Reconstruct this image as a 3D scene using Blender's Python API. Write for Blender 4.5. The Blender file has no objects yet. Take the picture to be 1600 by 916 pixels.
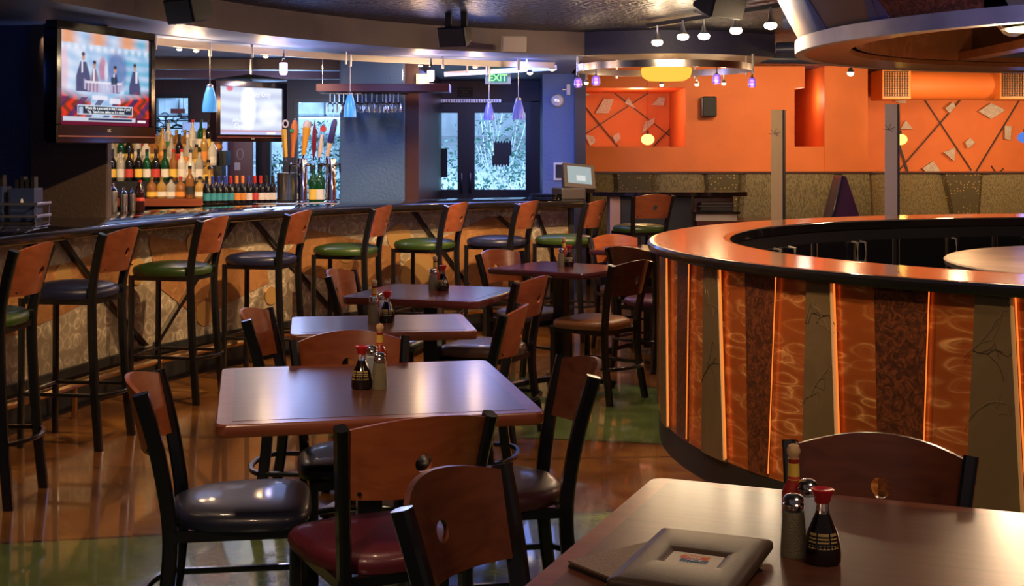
import bpy, math, random
from math import sin, cos, pi, radians, hypot, atan2, sqrt
from mathutils import Vector, Matrix, geometry
random.seed(7)
SC = bpy.context.scene
COL = SC.collection

# ------------------------------------------------------------------ camera
FPX = 2060.0; YH = 232.0; CAMH = 1.5          # focal length in pixels, horizon row, eye height
cam = bpy.data.cameras.new('camera'); camo = bpy.data.objects.new('camera', cam); COL.objects.link(camo)
camo.location = (0, 0, CAMH); camo.rotation_euler = (pi/2, 0, 0)
cam.sensor_width = 36; cam.lens = FPX/1600*36; cam.shift_y = -(458-YH)/1600; cam.clip_end = 200
SC.camera = camo
SC.view_settings.view_transform = 'Standard'; SC.view_settings.look = 'None'
SC.view_settings.exposure = 0.0; SC.view_settings.gamma = 1.0; SC.view_settings.use_curve_mapping = False

# ------------------------------------------------------------------ world and light
W = bpy.data.worlds.new('world'); SC.world = W; W.use_nodes = True
W.node_tree.nodes['Background'].inputs[0].default_value = (0.46, 0.38, 0.42, 1)
W.node_tree.nodes['Background'].inputs[1].default_value = 0.12

def spot(loc, target, power, col=(1, .66, .34), size=70, blend=.6, rad=.04):
    l = bpy.data.lights.new('spot', 'SPOT'); l.energy = power; l.color = col
    l.spot_size = radians(size); l.spot_blend = blend; l.shadow_soft_size = rad
    o = bpy.data.objects.new('spot_light', l); COL.objects.link(o); o.location = loc
    o.rotation_euler = (Vector(target)-Vector(loc)).to_track_quat('-Z', 'Y').to_euler(); return o
def point(loc, power, col=(1, .66, .34), rad=.05):
    l = bpy.data.lights.new('point', 'POINT'); l.energy = power; l.color = col; l.shadow_soft_size = rad
    o = bpy.data.objects.new('point_light', l); COL.objects.link(o); o.location = loc; return o
def area(loc, target, power, sx, sy, col):
    l = bpy.data.lights.new('area', 'AREA'); l.shape = 'RECTANGLE'; l.size = sx; l.size_y = sy; l.energy = power; l.color = col
    o = bpy.data.objects.new('area_light', l); COL.objects.link(o); o.location = loc
    o.rotation_euler = (Vector(target)-Vector(loc)).to_track_quat('-Z', 'Y').to_euler(); return o
WARM = (1, .62, .30); AMB = (1, .5, .18); BLUE = (.16, .28, 1); PURP = (.45, .25, 1); DAY = (.50, .72, 1)
# ceiling spots of the dining area that rake the bar front and its stools
for a, t, p in (((-.9, 5.2, 2.40), (-2.75, 6.5, .50), 150), ((-.7, 6.6, 2.40), (-2.5, 7.9, .50), 190), ((-.4, 7.6, 2.40), (-2.0, 9.0, .55), 240),
                ((.0, 8.0, 2.40), (-1.2, 10.1, .55), 250), ((.3, 8.6, 2.40), (-.3, 10.9, .55), 260), ((.9, 8.8, 2.40), (.5, 11.2, .6), 120)):
    spot(a, t, p, (1, .64, .32), 50, .35, .025)
# spots over the tables
for x, y, p in ((-.35, 3.5, 30), (-.55, 5.6, 26), (-.4, 6.8, 26), (.5, 7.6, 40), (.9, 8.8, 26), (-1.3, 4.4, 34), (-1.9, 5.4, 30)):
    spot((x, y, 2.42), (x-.05, y+.1, .7), p, (1, .68, .42), 85, .8, .05)
spot((1.1, 1.9, 2.42), (.7, 2.5, .76), 36, (1, .68, .46), 90, .8, .25)
spot((-.9, 1.3, 2.40), (-.25, 3.4, .75), 75, (1, .64, .40), 60, .8, .08)
spot((.15, .9, 2.3), (.62, 2.45, .8), 14, (1, .68, .45), 50, .8, .06)  # added fill from the camera side for the shakers and menus
spot((.4, 4.6, 2.40), (.6, 6.2, .0), 60, (1, .70, .40), 60, .7, .04)
# round counter fronts
spot((.0, 5.0, 2.40), (1.3, 5.6, .5), 95, WARM, 65, .7, .05)
spot((1.0, 3.4, 2.40), (1.7, 4.6, .5), 80, WARM, 75, .7, .05)
spot((.1, 7.2, 2.40), (.9, 6.8, .9), 50, WARM, 60, .7, .05)
spot((2.2, 5.6, 1.95), (2.9, 8.9, .7), 40, (1, .75, .5), 80, .8, .05)  # added fill on the counter's far inner wall
point((2.55, 6.7, 1.70), 34, (1, .66, .4), .1); spot((3.2, 6.4, 1.98), (3.0, 6.8, .9), 30, (1, .72, .45), 120, .9, .1)  # added fills under the hood and on the griddle
# orange wall washers
for x, p in ((2.5, 85), (3.8, 75)):
    spot((x, 13.2, 2.35), (x, 15.4, 1.7), p, (1, .70, .40), 100, .9, .08)
for x, y, z, p in ((1.5, 15.75, 2.12, 9), (1.3, 15.8, 1.62, 4), (3.48, 15.7, 2.1, 3.5)): point((x, y, z), p, (1, .80, .58), .08)  # added bare fill points that brighten the niches
for x, p in ((5.0, 90), (6.6, 110)): spot((x, 14.6, 1.95), (x, 17, 1.6), p, (1, .66, .36), 110, .9, .08)
for x in (2.0, 4.4, 6.6): point((x, 13.0, 2.2), 20, WARM, .08)
# bottles of the back bar
for x, y, p in ((-3.1, 10.4, 60), (-2.5, 10.4, 60), (-1.7, 10.7, 20)): spot((x, y-.45, 2.2), (x, y+.7, 1.25), p, (1, .68, .38), 90, .8, .04)
spot((-2.9, 8.2, 2.2), (-2.6, 8.9, 1.1), 14, (1, .7, .5), 70, .8, .04)
# blue accent light
spot((-.9, 9.9, 2.2), (-1.2, 11.2, 1.3), 22, (.2, .4, 1), 70, .8, .1)
spot((.1, 11.2, 2.2), (.45, 13.4, 1.6), 90, BLUE, 80, .8, .1)
point((-1.6, 9.9, 1.95), 5, (.25, .4, 1), .2); point((-.3, 11.4, 1.95), 7, BLUE, .2); point((-2.9, 8.3, 1.95), 4, (.25, .42, 1), .2); point((-2.3, 9.3, 1.9), 4, (.25, .42, 1), .2)
area((-3.0, 12.6, 1.7), (-3.0, 12.9, 2.26), 14, 2.4, 1.6, (.75, .82, 1))  # added upward fill for the ceiling over the back bar
point((-2.2, 12.6, 1.9), 34, (.35, .55, 1), .25)  # added fill for the pale panel and windows behind the bottles
point((-4.0, 6.6, 2.0), 2, (.12, .22, 1), .2)  # added weak fill for the navy wall
area((-.2, 12.5, 2.2), (-.2, 12.5, 0), 14, 1.2, 1.2, (.2, .3, 1))
area((0, 8.5, 1.3), (0, 9.4, 2.46), 3, 2, 2, (.3, .3, 1))
spot((1.2, 8.0, 1.6), (1.5, 10.6, 2.4), 10, (.2, .3, 1), 90, .9, .3)
area((1.6, 4.4, 2.2), (2.0, 6.4, 2.3), 16, 1, .3, (.45, .42, 1))
# daylight outside the windows and the door
area((-2.0, 18.2, 5.0), (-2.0, 19.5, 0), 1800, 9, 3, DAY)
area((-.2, 16.0, 3.2), (-.2, 17.2, 1.0), 150, 3, 1, DAY)

# ------------------------------------------------------------------ helpers
def at(px, py, d):  return Vector(((px-800)/FPX*d, d, CAMH-(py-YH)/FPX*d))
def flat(px, py, z):
    d = FPX*(CAMH-z)/(py-YH); return ((px-800)/FPX*d, d)
class MB:
    def __init__(s): s.v = []; s.f = []; s.m = []; s.uv = {}
    def add(s, vs, fs, mi=0, uvs=None):
        b = len(s.v); s.v += [tuple(p) for p in vs]
        for i, f in enumerate(fs):
            s.f.append([b+k for k in f]); s.m.append(mi)
            if uvs: s.uv[len(s.f)-1] = [uvs[k] for k in f]
        return s
    def box(s, x0, x1, y0, y1, z0, z1, mi=0, rz=0, c=None):
        vs = [(x, y, z) for z in (z0, z1) for y in (y0, y1) for x in (x0, x1)]
        if rz:
            cx, cy = c if c else ((x0+x1)/2, (y0+y1)/2)
            vs = [(cx+(x-cx)*cos(rz)-(y-cy)*sin(rz), cy+(x-cx)*sin(rz)+(y-cy)*cos(rz), z) for x, y, z in vs]
        return s.add(vs, [(0, 2, 3, 1), (4, 5, 7, 6), (0, 1, 5, 4), (2, 6, 7, 3), (0, 4, 6, 2), (1, 3, 7, 5)], mi)
    def lathe(s, prof, c=(0, 0, 0), seg=20, mi=0, M=None):
        vs = []; n = len(prof)
        for r, z in prof:
            for k in range(seg):
                a = 2*pi*k/seg; p = Vector((r*cos(a), r*sin(a), z))
                if M: p = M @ p
                vs.append((p.x+c[0], p.y+c[1], p.z+c[2]))
        fs = [(i*seg+k, i*seg+(k+1) % seg, (i+1)*seg+(k+1) % seg, (i+1)*seg+k) for i in range(n-1) for k in range(seg)]
        fs += [tuple(range(seg))[::-1], tuple((n-1)*seg+k for k in range(seg))]
        return s.add(vs, fs, mi)
    def prism(s, poly, z0, z1, mi=0, mtop=None, mbot=None):
        n = len(poly); vs = [(x, y, z0) for x, y in poly]+[(x, y, z1) for x, y in poly]
        s.add(vs, [(i, (i+1) % n, n+(i+1) % n, n+i) for i in range(n)], mi)
        tri = geometry.tessellate_polygon([[Vector((x, y, 0)) for x, y in poly]])
        s.add(vs, [tuple(t) for t in tri], mi if mbot is None else mbot)
        s.add(vs, [tuple(n+k for k in t) for t in tri], mi if mtop is None else mtop); return s
    def tube(s, path, w, h=None, sides=4, closed=False, mi=0, up=(0, 0, 1), rot=None):
        """sweep a w x h section (4 sides) or a round one along the path"""
        h = h or w; P = [Vector(p) for p in path]; n = len(P); vs = []
        for i in range(n):
            a = P[i-1] if (i or closed) else P[i]; b = P[(i+1) % n] if (i < n-1 or closed) else P[i]
            t = (b-a).normalized(); u = Vector(up)
            if abs(t.dot(u)) > .95: u = Vector((0, 1, 0)) if abs(t.y) < .9 else Vector((1, 0, 0))
            r = t.cross(u).normalized(); q = r.cross(t).normalized()
            if sides == 4: sec = [(-w/2, -h/2), (w/2, -h/2), (w/2, h/2), (-w/2, h/2)]
            elif sides == 8:
                c = min(w, h)*.22; sec = [(-w/2+c, -h/2), (w/2-c, -h/2), (w/2, -h/2+c), (w/2, h/2-c), (w/2-c, h/2), (-w/2+c, h/2), (-w/2, h/2-c), (-w/2, -h/2+c)]
            else: sec = [(w/2*cos(2*pi*k/sides), h/2*sin(2*pi*k/sides)) for k in range(sides)]
            for x, y in sec: vs.append(P[i]+r*x+q*y)
        k = sides
        fs = [(i*k+j, i*k+(j+1) % k, ((i+1) % n)*k+(j+1) % k, ((i+1) % n)*k+j) for i in range(n if closed else n-1) for j in range(k)]
        if not closed: fs += [tuple(range(k))[::-1], tuple((n-1)*k+j for j in range(k))]
        return s.add(vs, fs, mi)
    def sphere(s, c, rx, ry=None, rz=None, seg=16, rings=8, mi=0):
        ry = ry or rx; rz = rz or rx; vs = []; fs = []
        for i in range(rings+1):
            p = pi*i/rings
            for k in range(seg): a = 2*pi*k/seg; vs.append((c[0]+rx*max(sin(p), .001)*cos(a), c[1]+ry*max(sin(p), .001)*sin(a), c[2]-rz*cos(p)))
        fs = [(i*seg+k, i*seg+(k+1) % seg, (i+1)*seg+(k+1) % seg, (i+1)*seg+k) for i in range(rings) for k in range(seg)]
        return s.add(vs, fs, mi)
    def build(s, name, mats, parent=None, smooth=True, bevel=0, label=None, ang=35):
        me = bpy.data.meshes.new(name); me.from_pydata(s.v, [], s.f)
        if not isinstance(mats, (list, tuple)): mats = [mats]
        for m in mats: me.materials.append(m)
        me.polygons.foreach_set('material_index', s.m)
        if s.uv:
            uvl = me.uv_layers.new(name='UVMap')
            for p in me.polygons:
                if p.index in s.uv:
                    for li, uv in zip(p.loop_indices, s.uv[p.index]): uvl.data[li].uv = uv
        me.update()
        if smooth:
            me.polygons.foreach_set('use_smooth', [True]*len(me.polygons)); me.set_sharp_from_angle(angle=radians(ang))
        o = bpy.data.objects.new(name, me); COL.objects.link(o)
        if parent: o.parent = parent
        if bevel:
            b = o.modifiers.new('bevel', 'BEVEL'); b.width = bevel; b.segments = 2; b.limit_method = 'ANGLE'; b.angle_limit = radians(40)
        if label: o['label'] = label
        return o
def tag(o, label, cat, group=None, kind=None):
    o['label'] = label; o['category'] = cat
    if group: o['group'] = group
    if kind: o['kind'] = kind
    return o
def empty(name, loc=(0, 0, 0), rz=0):
    o = bpy.data.objects.new(name, None); COL.objects.link(o); o.location = loc; o.rotation_euler = (0, 0, rz); o.empty_display_size = .1; return o
def thing(name, label, cat, loc=(0, 0, 0), rz=0, group=None): return tag(empty(name, loc, rz), label, cat, group)
def struct(o): o['kind'] = 'structure'; return o
def clone(o, loc=None, rz=None, label=None, group=None, parent=None, mats=None):
    c = o.copy(); COL.objects.link(c)
    if parent: c.parent = parent
    if loc is not None: c.location = loc
    if rz is not None: c.rotation_euler = (0, 0, rz)
    if label: c['label'] = label
    if group: c['group'] = group
    if mats and c.type == 'MESH':
        k = o.name.split('.')[0]
        if k in mats: c.data = o.data.copy(); c.data.materials[0] = mats[k]
    for ch in list(KIDS(o)): clone(ch, parent=c, mats=mats)
    return c
def KIDS(o): return [x for x in COL.objects if x.parent == o]
def text(s, size, mat, parent, M, name='lettering', ext=.001, align='CENTER', bold=0):
    cu = bpy.data.curves.new('t', 'FONT'); cu.body = s; cu.size = size; cu.extrude = ext; cu.align_x = align; cu.align_y = 'CENTER'; cu.offset = bold
    t = bpy.data.objects.new('t', cu); COL.objects.link(t); bpy.context.view_layer.update()
    me = bpy.data.meshes.new_from_object(t.evaluated_get(bpy.context.evaluated_depsgraph_get())); bpy.data.objects.remove(t)
    me.transform(M); me.materials.clear(); me.materials.append(mat)
    o = bpy.data.objects.new(name, me); COL.objects.link(o); o.parent = parent; return o

# ------------------------------------------------------------------ materials
def nodes(name):
    m = bpy.data.materials.new(name); m.use_nodes = True; nt = m.node_tree; return m, nt, nt.nodes['Principled BSDF']
def N(nt, t, **k):
    n = nt.nodes.new(t)
    for a, b in k.items():
        if isinstance(a, str) and hasattr(n, a): setattr(n, a, b)
        else: n.inputs[a.replace('_', ' ')].default_value = b
    return n
def ramp(nt, stops):
    r = nt.nodes.new('ShaderNodeValToRGB'); e = r.color_ramp.elements
    while len(e) < len(stops): e.new(.5)
    for i, (p, c) in enumerate(stops): e[i].position = p; e[i].color = (*c, 1) if len(c) == 3 else c
    return r
def plain(name, c, rough=.5, metal=0, coat=0, spec=.5, bump=0, bscale=60, trans=0, emis=None, es=0, alpha=1, vary=0):
    m, nt, p = nodes(name); L = nt.links.new
    p.inputs['Base Color'].default_value = (*c, 1); p.inputs['Roughness'].default_value = rough; p.inputs['Metallic'].default_value = metal
    p.inputs['Coat Weight'].default_value = coat; p.inputs['Coat Roughness'].default_value = .08; p.inputs['Specular IOR Level'].default_value = spec
    p.inputs['Transmission Weight'].default_value = trans
    if emis: p.inputs['Emission Color'].default_value = (*emis, 1); p.inputs['Emission Strength'].default_value = es
    tc = nt.nodes.new('ShaderNodeTexCoord')
    if bump:
        n = N(nt, 'ShaderNodeTexNoise', Scale=bscale, Detail=4.0); L(tc.outputs['Object'], n.inputs['Vector'])
        b = N(nt, 'ShaderNodeBump', Strength=bump, Distance=.01 if bump < 1 else .12); L(n.outputs[0], b.inputs['Height']); L(b.outputs[0], p.inputs['Normal'])
    if vary:
        n = N(nt, 'ShaderNodeTexNoise', Scale=3.0, Detail=6.0); L(tc.outputs['Object'], n.inputs['Vector'])
        r = ramp(nt, [(.3, tuple(x*(1-vary) for x in c)), (.7, tuple(min(1, x*(1+vary)) for x in c))]); L(n.outputs[0], r.inputs[0]); L(r.outputs[0], p.inputs['Base Color'])
    return m
def wood(name, c1, c2, rough=.3, sc=(2.5, 30, 30), coat=.15, rough2=None):
    m, nt, p = nodes(name); L = nt.links.new
    tc = nt.nodes.new('ShaderNodeTexCoord'); mp = N(nt, 'ShaderNodeMapping'); mp.inputs['Scale'].default_value = sc
    n = N(nt, 'ShaderNodeTexNoise', Scale=1.0, Detail=6.0, Distortion=.6); L(tc.outputs['Object'], mp.inputs[0]); L(mp.outputs[0], n.inputs['Vector'])
    r = ramp(nt, [(.3, c1), (.5, tuple((a+b)/2 for a, b in zip(c1, c2))), (.72, c2)]); L(n.outputs[0], r.inputs[0]); L(r.outputs[0], p.inputs['Base Color'])
    p.inputs['Roughness'].default_value = rough; p.inputs['Coat Weight'].default_value = coat; p.inputs['Coat Roughness'].default_value = .15
    b = N(nt, 'ShaderNodeBump', Strength=.04, Distance=.002); L(n.outputs[0], b.inputs['Height']); L(b.outputs[0], p.inputs['Normal'])
    return m
def swirl(name, base, line, rough=.32, metal=.75, scale=9.0, lay=(1, 1, 1), amt=.75, warp=.06, rnd=.4, freq=26):
    """engine-turned sheet metal: rows of finely brushed overlapping rings"""
    m, nt, p = nodes(name); L = nt.links.new
    tc = nt.nodes.new('ShaderNodeTexCoord'); mp = N(nt, 'ShaderNodeMapping'); mp.inputs['Scale'].default_value = lay
    L(tc.outputs['UV'], mp.inputs[0])
    ns = N(nt, 'ShaderNodeTexNoise', Scale=4.0, Detail=2.0); L(mp.outputs[0], ns.inputs['Vector'])
    mx = N(nt, 'ShaderNodeMixRGB', blend_type='ADD'); mx.inputs[0].default_value = warp; L(mp.outputs[0], mx.inputs[1]); L(ns.outputs['Color'], mx.inputs[2])
    nm = N(nt, 'ShaderNodeTexNoise', Scale=7.0, Detail=3.0); L(tc.outputs['UV'], nm.inputs['Vector'])
    rm = ramp(nt, [(.42, (.05, .05, .05)), (.62, (1, 1, 1))]); L(nm.outputs[0], rm.inputs[0])
    acc = None; h = None
    for k, (sc_, off) in enumerate(((scale, 0), (scale*.78, .37))):
        m2 = N(nt, 'ShaderNodeMapping'); m2.inputs['Location'].default_value = (off, off*1.7, 0); L(mx.outputs[0], m2.inputs[0])
        v = N(nt, 'ShaderNodeTexVoronoi', Scale=sc_, Randomness=rnd); L(m2.outputs[0], v.inputs['Vector'])
        r = ramp(nt, [(.20, (0, 0, 0)), (.27, (.28, .28, .28)), (.31, (.10, .10, .10)), (.37, (1, 1, 1)), (.42, (.2, .2, .2)), (.5, (0, 0, 0))]); L(v.outputs['Distance'], r.inputs[0])
        if acc is None: acc = r.outputs[0]
        else:
            a_ = N(nt, 'ShaderNodeMixRGB', blend_type='ADD'); a_.inputs[0].default_value = .8; L(acc, a_.inputs[1]); L(r.outputs[0], a_.inputs[2]); acc = a_.outputs[0]
    mu = N(nt, 'ShaderNodeMixRGB', blend_type='MULTIPLY'); mu.inputs[0].default_value = .8; L(acc, mu.inputs[1]); L(rm.outputs[0], mu.inputs[2])
    mm = N(nt, 'ShaderNodeMath', operation='MULTIPLY'); mm.use_clamp = True; mm.inputs[1].default_value = amt; L(mu.outputs[0], mm.inputs[0])
    n2 = N(nt, 'ShaderNodeTexNoise', Scale=2.5, Detail=6.0, Roughness=.6); L(tc.outputs['UV'], n2.inputs['Vector'])
    rb = ramp(nt, [(.3, tuple(x*.6 for x in base)), (.7, base)]); L(n2.outputs[0], rb.inputs[0])
    mc = N(nt, 'ShaderNodeMixRGB'); L(mm.outputs[0], mc.inputs[0]); L(rb.outputs[0], mc.inputs[1]); mc.inputs[2].default_value = (*line, 1)
    L(mc.outputs[0], p.inputs['Base Color']); p.inputs['Roughness'].default_value = rough; p.inputs['Metallic'].default_value = metal
    b = N(nt, 'ShaderNodeBump', Strength=.25, Distance=.003); L(mu.outputs[0], b.inputs['Height']); L(b.outputs[0], p.inputs['Normal'])
    return m
def burl(name, c1, c2, rough=.4, metal=.3, sc=7.0):
    m, nt, p = nodes(name); L = nt.links.new; tc = nt.nodes.new('ShaderNodeTexCoord')
    n = N(nt, 'ShaderNodeTexNoise', Scale=sc, Detail=8.0, Distortion=2.6, Roughness=.65); L(tc.outputs['Object'], n.inputs['Vector'])
    r = ramp(nt, [(.40, c1), (.52, tuple((a*2+b)/3 for a, b in zip(c1, c2))), (.60, c2), (.66, c1)]); L(n.outputs[0], r.inputs[0]); L(r.outputs[0], p.inputs['Base Color'])
    p.inputs['Roughness'].default_value = rough; p.inputs['Metallic'].default_value = metal; return m
def emit(name, c, s):
    m = bpy.data.materials.new(name); m.use_nodes = True; nt = m.node_tree; nt.nodes.clear()
    e = nt.nodes.new('ShaderNodeEmission'); o = nt.nodes.new('ShaderNodeOutputMaterial'); e.inputs[0].default_value = (*c, 1); e.inputs[1].default_value = s
    nt.links.new(e.outputs[0], o.inputs[0]); return m
def pane(name, tint=(.9, .95, 1)):
    m = bpy.data.materials.new(name); m.use_nodes = True; nt = m.node_tree; nt.nodes.clear(); L = nt.links.new
    t = N(nt, 'ShaderNodeBsdfTransparent'); t.inputs[0].default_value = (*tint, 1); g = N(nt, 'ShaderNodeBsdfGlossy', Roughness=.02)
    lw = N(nt, 'ShaderNodeLayerWeight', Blend=.22); f = N(nt, 'ShaderNodeMath', operation='MULTIPLY'); f.inputs[1].default_value = .7; L(lw.outputs['Fresnel'], f.inputs[0]); bf = nt.nodes.new('ShaderNodeNewGeometry'); iv = N(nt, 'ShaderNodeMath', operation='SUBTRACT'); iv.inputs[0].default_value = 1; L(bf.outputs['Backfacing'], iv.inputs[1]); f2 = N(nt, 'ShaderNodeMath', operation='MULTIPLY'); L(f.outputs[0], f2.inputs[0]); L(iv.outputs[0], f2.inputs[1]); f = f2; x = nt.nodes.new('ShaderNodeMixShader'); o = nt.nodes.new('ShaderNodeOutputMaterial')
    L(f.outputs[0], x.inputs[0]); L(t.outputs[0], x.inputs[1]); L(g.outputs[0], x.inputs[2]); L(x.outputs[0], o.inputs[0]); return m

BLK = plain('black_powder_coat', (.008, .008, .009), .24, 0, .5)
BLKM = plain('black_matt', (.012, .012, .013), .55)
CHERRY = wood('cherry_plywood', (.30, .070, .024), (.44, .118, .04), .3)
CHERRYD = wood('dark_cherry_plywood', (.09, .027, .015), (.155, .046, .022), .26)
LAM = wood('mahogany_laminate', (.105, .036, .020), (.16, .060, .034), .28, (4, 46, 46), .35)
LAMR = wood('red_mahogany_laminate', (.10, .020, .018), (.16, .036, .028), .2, (4, 46, 46), .4)
EDGE = wood('cherry_edge_banding', (.20, .045, .02), (.30, .085, .035), .28, (3, 30, 30), .3)
CTOP = wood('cherry_counter_top', (.34, .085, .03), (.46, .14, .05), .13, (1.5, 12, 12), .6)
BTOP = plain('black_bar_top', (.010, .008, .008), .07, 0, .6)
STEEL = plain('polished_steel', (.75, .74, .72), .16, 1)
BRUSH = plain('brushed_steel', (.62, .60, .58), .32, 1)
CHROME = plain('chrome', (.85, .85, .86), .07, 1)
BRASS = plain('brushed_brass', (.62, .42, .22), .28, 1)
SWM = swirl('ring_brushed_sheet_metal', (.44, .35, .24), (.92, .80, .60), .38, .35, 10, amt=.8, rnd=.25)
SWC = swirl('ring_brushed_copper', (.50, .23, .085), (.80, .45, .20), .34, .4, 9, amt=.35)
SWP = swirl('wave_brushed_copper', (.56, .14, .034), (1, .52, .20), .30, .45, 7.0, (.75, 2.2, 1), amt=.8, warp=.17, rnd=.8)
BURL = burl('patinated_copper', (.055, .019, .010), (.23, .065, .026), .42, .2, 20)
BRNZ = burl('bronze_sheet', (.165, .115, .062), (.195, .138, .078), .40, .35, 1.2)
COPP = burl('plain_copper_sheet', (.30, .11, .04), (.42, .16, .06), .3, .6, 2)
TANP = plain('gold_disc', (.60, .36, .13), .35, .5)
CREAM = plain('cream_edge_strip', (.80, .60, .34), .5)

# floor : stained concrete, brown with curved green bands
m, nt, p = nodes('stained_concrete'); L = nt.links.new; FLOOR = m
geo = nt.nodes.new('ShaderNodeNewGeometry'); sp = nt.nodes.new('ShaderNodeSeparateXYZ'); L(geo.outputs['Position'], sp.inputs[0])
def mth(op, a, b=None):
    n = nt.nodes.new('ShaderNodeMath'); n.operation = op
    for i, x in enumerate((a, b)):
        if x is None: continue
        if isinstance(x, (int, float)): n.inputs[i].default_value = x
        else: L(x, n.inputs[i])
    return n.outputs[0]
X, Y = sp.outputs[0], sp.outputs[1]
sq = mth('MULTIPLY', X, X)
t1 = mth('SUBTRACT', Y, mth('ADD', mth('MULTIPLY', X, .19), 5.375))
t2 = mth('SUBTRACT', Y, mth('ADD', mth('MULTIPLY', X, -.12), mth('ADD', mth('MULTIPLY', sq, -.10), 6.83)))
t3 = mth('SUBTRACT', Y, mth('ADD', mth('MULTIPLY', X, -.35), mth('ADD', mth('MULTIPLY', sq, -.22), 8.75)))
t4 = mth('SUBTRACT', Y, 10.6)
g1 = mth('LESS_THAN', t1, 0); g2 = mth('MULTIPLY', mth('GREATER_THAN', t2, 0), mth('LESS_THAN', t3, 0))
g2 = mth('MULTIPLY', g2, mth('GREATER_THAN', X, -1.1))
green = mth('MINIMUM', mth('ADD', g1, g2), 1)
line = mth('MAXIMUM', mth('LESS_THAN', mth('ABSOLUTE', t1), .012), mth('MULTIPLY', mth('GREATER_THAN', X, -1.1), mth('MAXIMUM', mth('LESS_THAN', mth('ABSOLUTE', t2), .012), mth('LESS_THAN', mth('ABSOLUTE', t3), .012))))
cut = mth('SUBTRACT', Y, mth('ADD', mth('MULTIPLY', X, .08), 6.35)); line = mth('MAXIMUM', line, mth('LESS_THAN', mth('ABSOLUTE', cut), .008))
ns = N(nt, 'ShaderNodeTexNoise', Scale=2.2, Detail=9.0, Distortion=1.2); L(geo.outputs['Position'], ns.inputs['Vector'])
rb = ramp(nt, [(.3, (.12, .042, .010)), (.5, (.23, .088, .019)), (.7, (.34, .15, .036))]); rg = ramp(nt, [(.3, (.075, .115, .035)), (.5, (.13, .19, .055)), (.7, (.22, .28, .09))])
L(ns.outputs[0], rb.inputs[0]); L(ns.outputs[0], rg.inputs[0])
mx = N(nt, 'ShaderNodeMixRGB'); L(green, mx.inputs[0]); L(rb.outputs[0], mx.inputs[1]); L(rg.outputs[0], mx.inputs[2])
mx2 = N(nt, 'ShaderNodeMixRGB'); L(line, mx2.inputs[0]); L(mx.outputs[0], mx2.inputs[1]); mx2.inputs[2].default_value = (.03, .02, .008, 1)
L(mx2.outputs[0], p.inputs['Base Color'])
n3 = N(nt, 'ShaderNodeTexNoise', Scale=9.0, Detail=8.0, Roughness=.7); L(geo.outputs['Position'], n3.inputs['Vector'])
rr = ramp(nt, [(.35, (.10, .10, .10)), (.7, (.20, .20, .20))]); L(n3.outputs[0], rr.inputs[0]); L(rr.outputs[0], p.inputs['Roughness'])
bp = N(nt, 'ShaderNodeBump', Strength=.18, Distance=.01); L(n3.outputs[0], bp.inputs['Height']); L(bp.outputs[0], p.inputs['Normal'])
p.inputs['Coat Weight'].default_value = .7; p.inputs['Coat Roughness'].default_value = .05

ORANGE = plain('orange_paint', (.80, .182, .030), .6, vary=.06, bump=.05, bscale=20)
ORANGED = plain('deep_orange_paint', (.66, .10, .022), .6)
NAVY = plain('navy_plaster', (.035, .05, .11), .5, bump=.5, bscale=45)
BLUEP2 = plain('dusk_blue_plaster', (.055, .12, .25), .5, bump=.5, bscale=40); BLUEP = plain('blue_plaster', (.12, .20, .42), .5, bump=.5, bscale=40)
BLUEC = plain('blue_ceiling_paint', (.24, .30, .44), .5, bump=.25, bscale=30)
PALEC = plain('pale_blue_ceiling_paint', (.35, .42, .58), .6)
DARKC = plain('textured_dark_ceiling', (.018, .020, .046), .32, bump=1.0, bscale=22)
MAROON = plain('maroon_panelling', (.055, .015, .015), .4, vary=.2)
TAUPE = plain('taupe_plaster', (.215, .155, .125), .6, bump=.4, bscale=30, vary=.12)
PLUM = plain('plum_plaster', (.05, .05, .10), .55, bump=.4, bscale=30)
BROWNC = plain('brown_column_plaster', (.075, .048, .032), .6, bump=.4, bscale=40)
DOORM = plain('dark_door_frame', (.02, .013, .016), .35)
GLASS = pane('window_glass')

# ------------------------------------------------------------------ room shell
# bar nosing curve
KN = [(-2.63, 4.2), (-2.63, 5.0), (-2.58, 5.8), (-2.50, 6.47), (-2.37, 6.98), (-2.13, 7.95), (-1.73, 8.87), (-1.27, 9.58), (-.78, 10.14), (-.05, 10.62), (.60, 10.90)]
def catmull(P, n=12):
    out = []
    for i in range(len(P)-1):
        p0 = P[max(i-1, 0)]; p1 = P[i]; p2 = P[i+1]; p3 = P[min(i+2, len(P)-1)]
        for k in range(n):
            t = k/n; out.append(tuple(.5*((2*b)+(-a+c)*t+(2*a-5*b+4*c-d)*t*t+(-a+3*b-3*c+d)*t**3) for a, b, c, d in zip(p0, p1, p2, p3)))
    out.append(tuple(P[-1])); return out
BC = catmull(KN)
for _ in range(12): BC = [BC[0]]+[tuple((BC[i-1][k]+2*BC[i][k]+BC[i+1][k])/4 for k in (0, 1)) for i in range(1, len(BC)-1)]+[BC[-1]]
BU = [0]
for a, b in zip(BC, BC[1:]): BU.append(BU[-1]+hypot(b[0]-a[0], b[1]-a[1]))
BL = BU[-1]
def bar(u, off=0):
    u = max(0, min(BL, u)); i = 0
    while i < len(BU)-2 and BU[i+1] < u: i += 1
    t = (u-BU[i])/(BU[i+1]-BU[i]); a, b = BC[i], BC[i+1]
    i0, i1 = max(i-2, 0), min(i+3, len(BC)-1); tx, ty = BC[i1][0]-BC[i0][0], BC[i1][1]-BC[i0][1]; l = hypot(tx, ty)
    return (a[0]+(b[0]-a[0])*t-ty/l*off, a[1]+(b[1]-a[1])*t+tx/l*off)
US = [BL*k/90 for k in range(91)]
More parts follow.
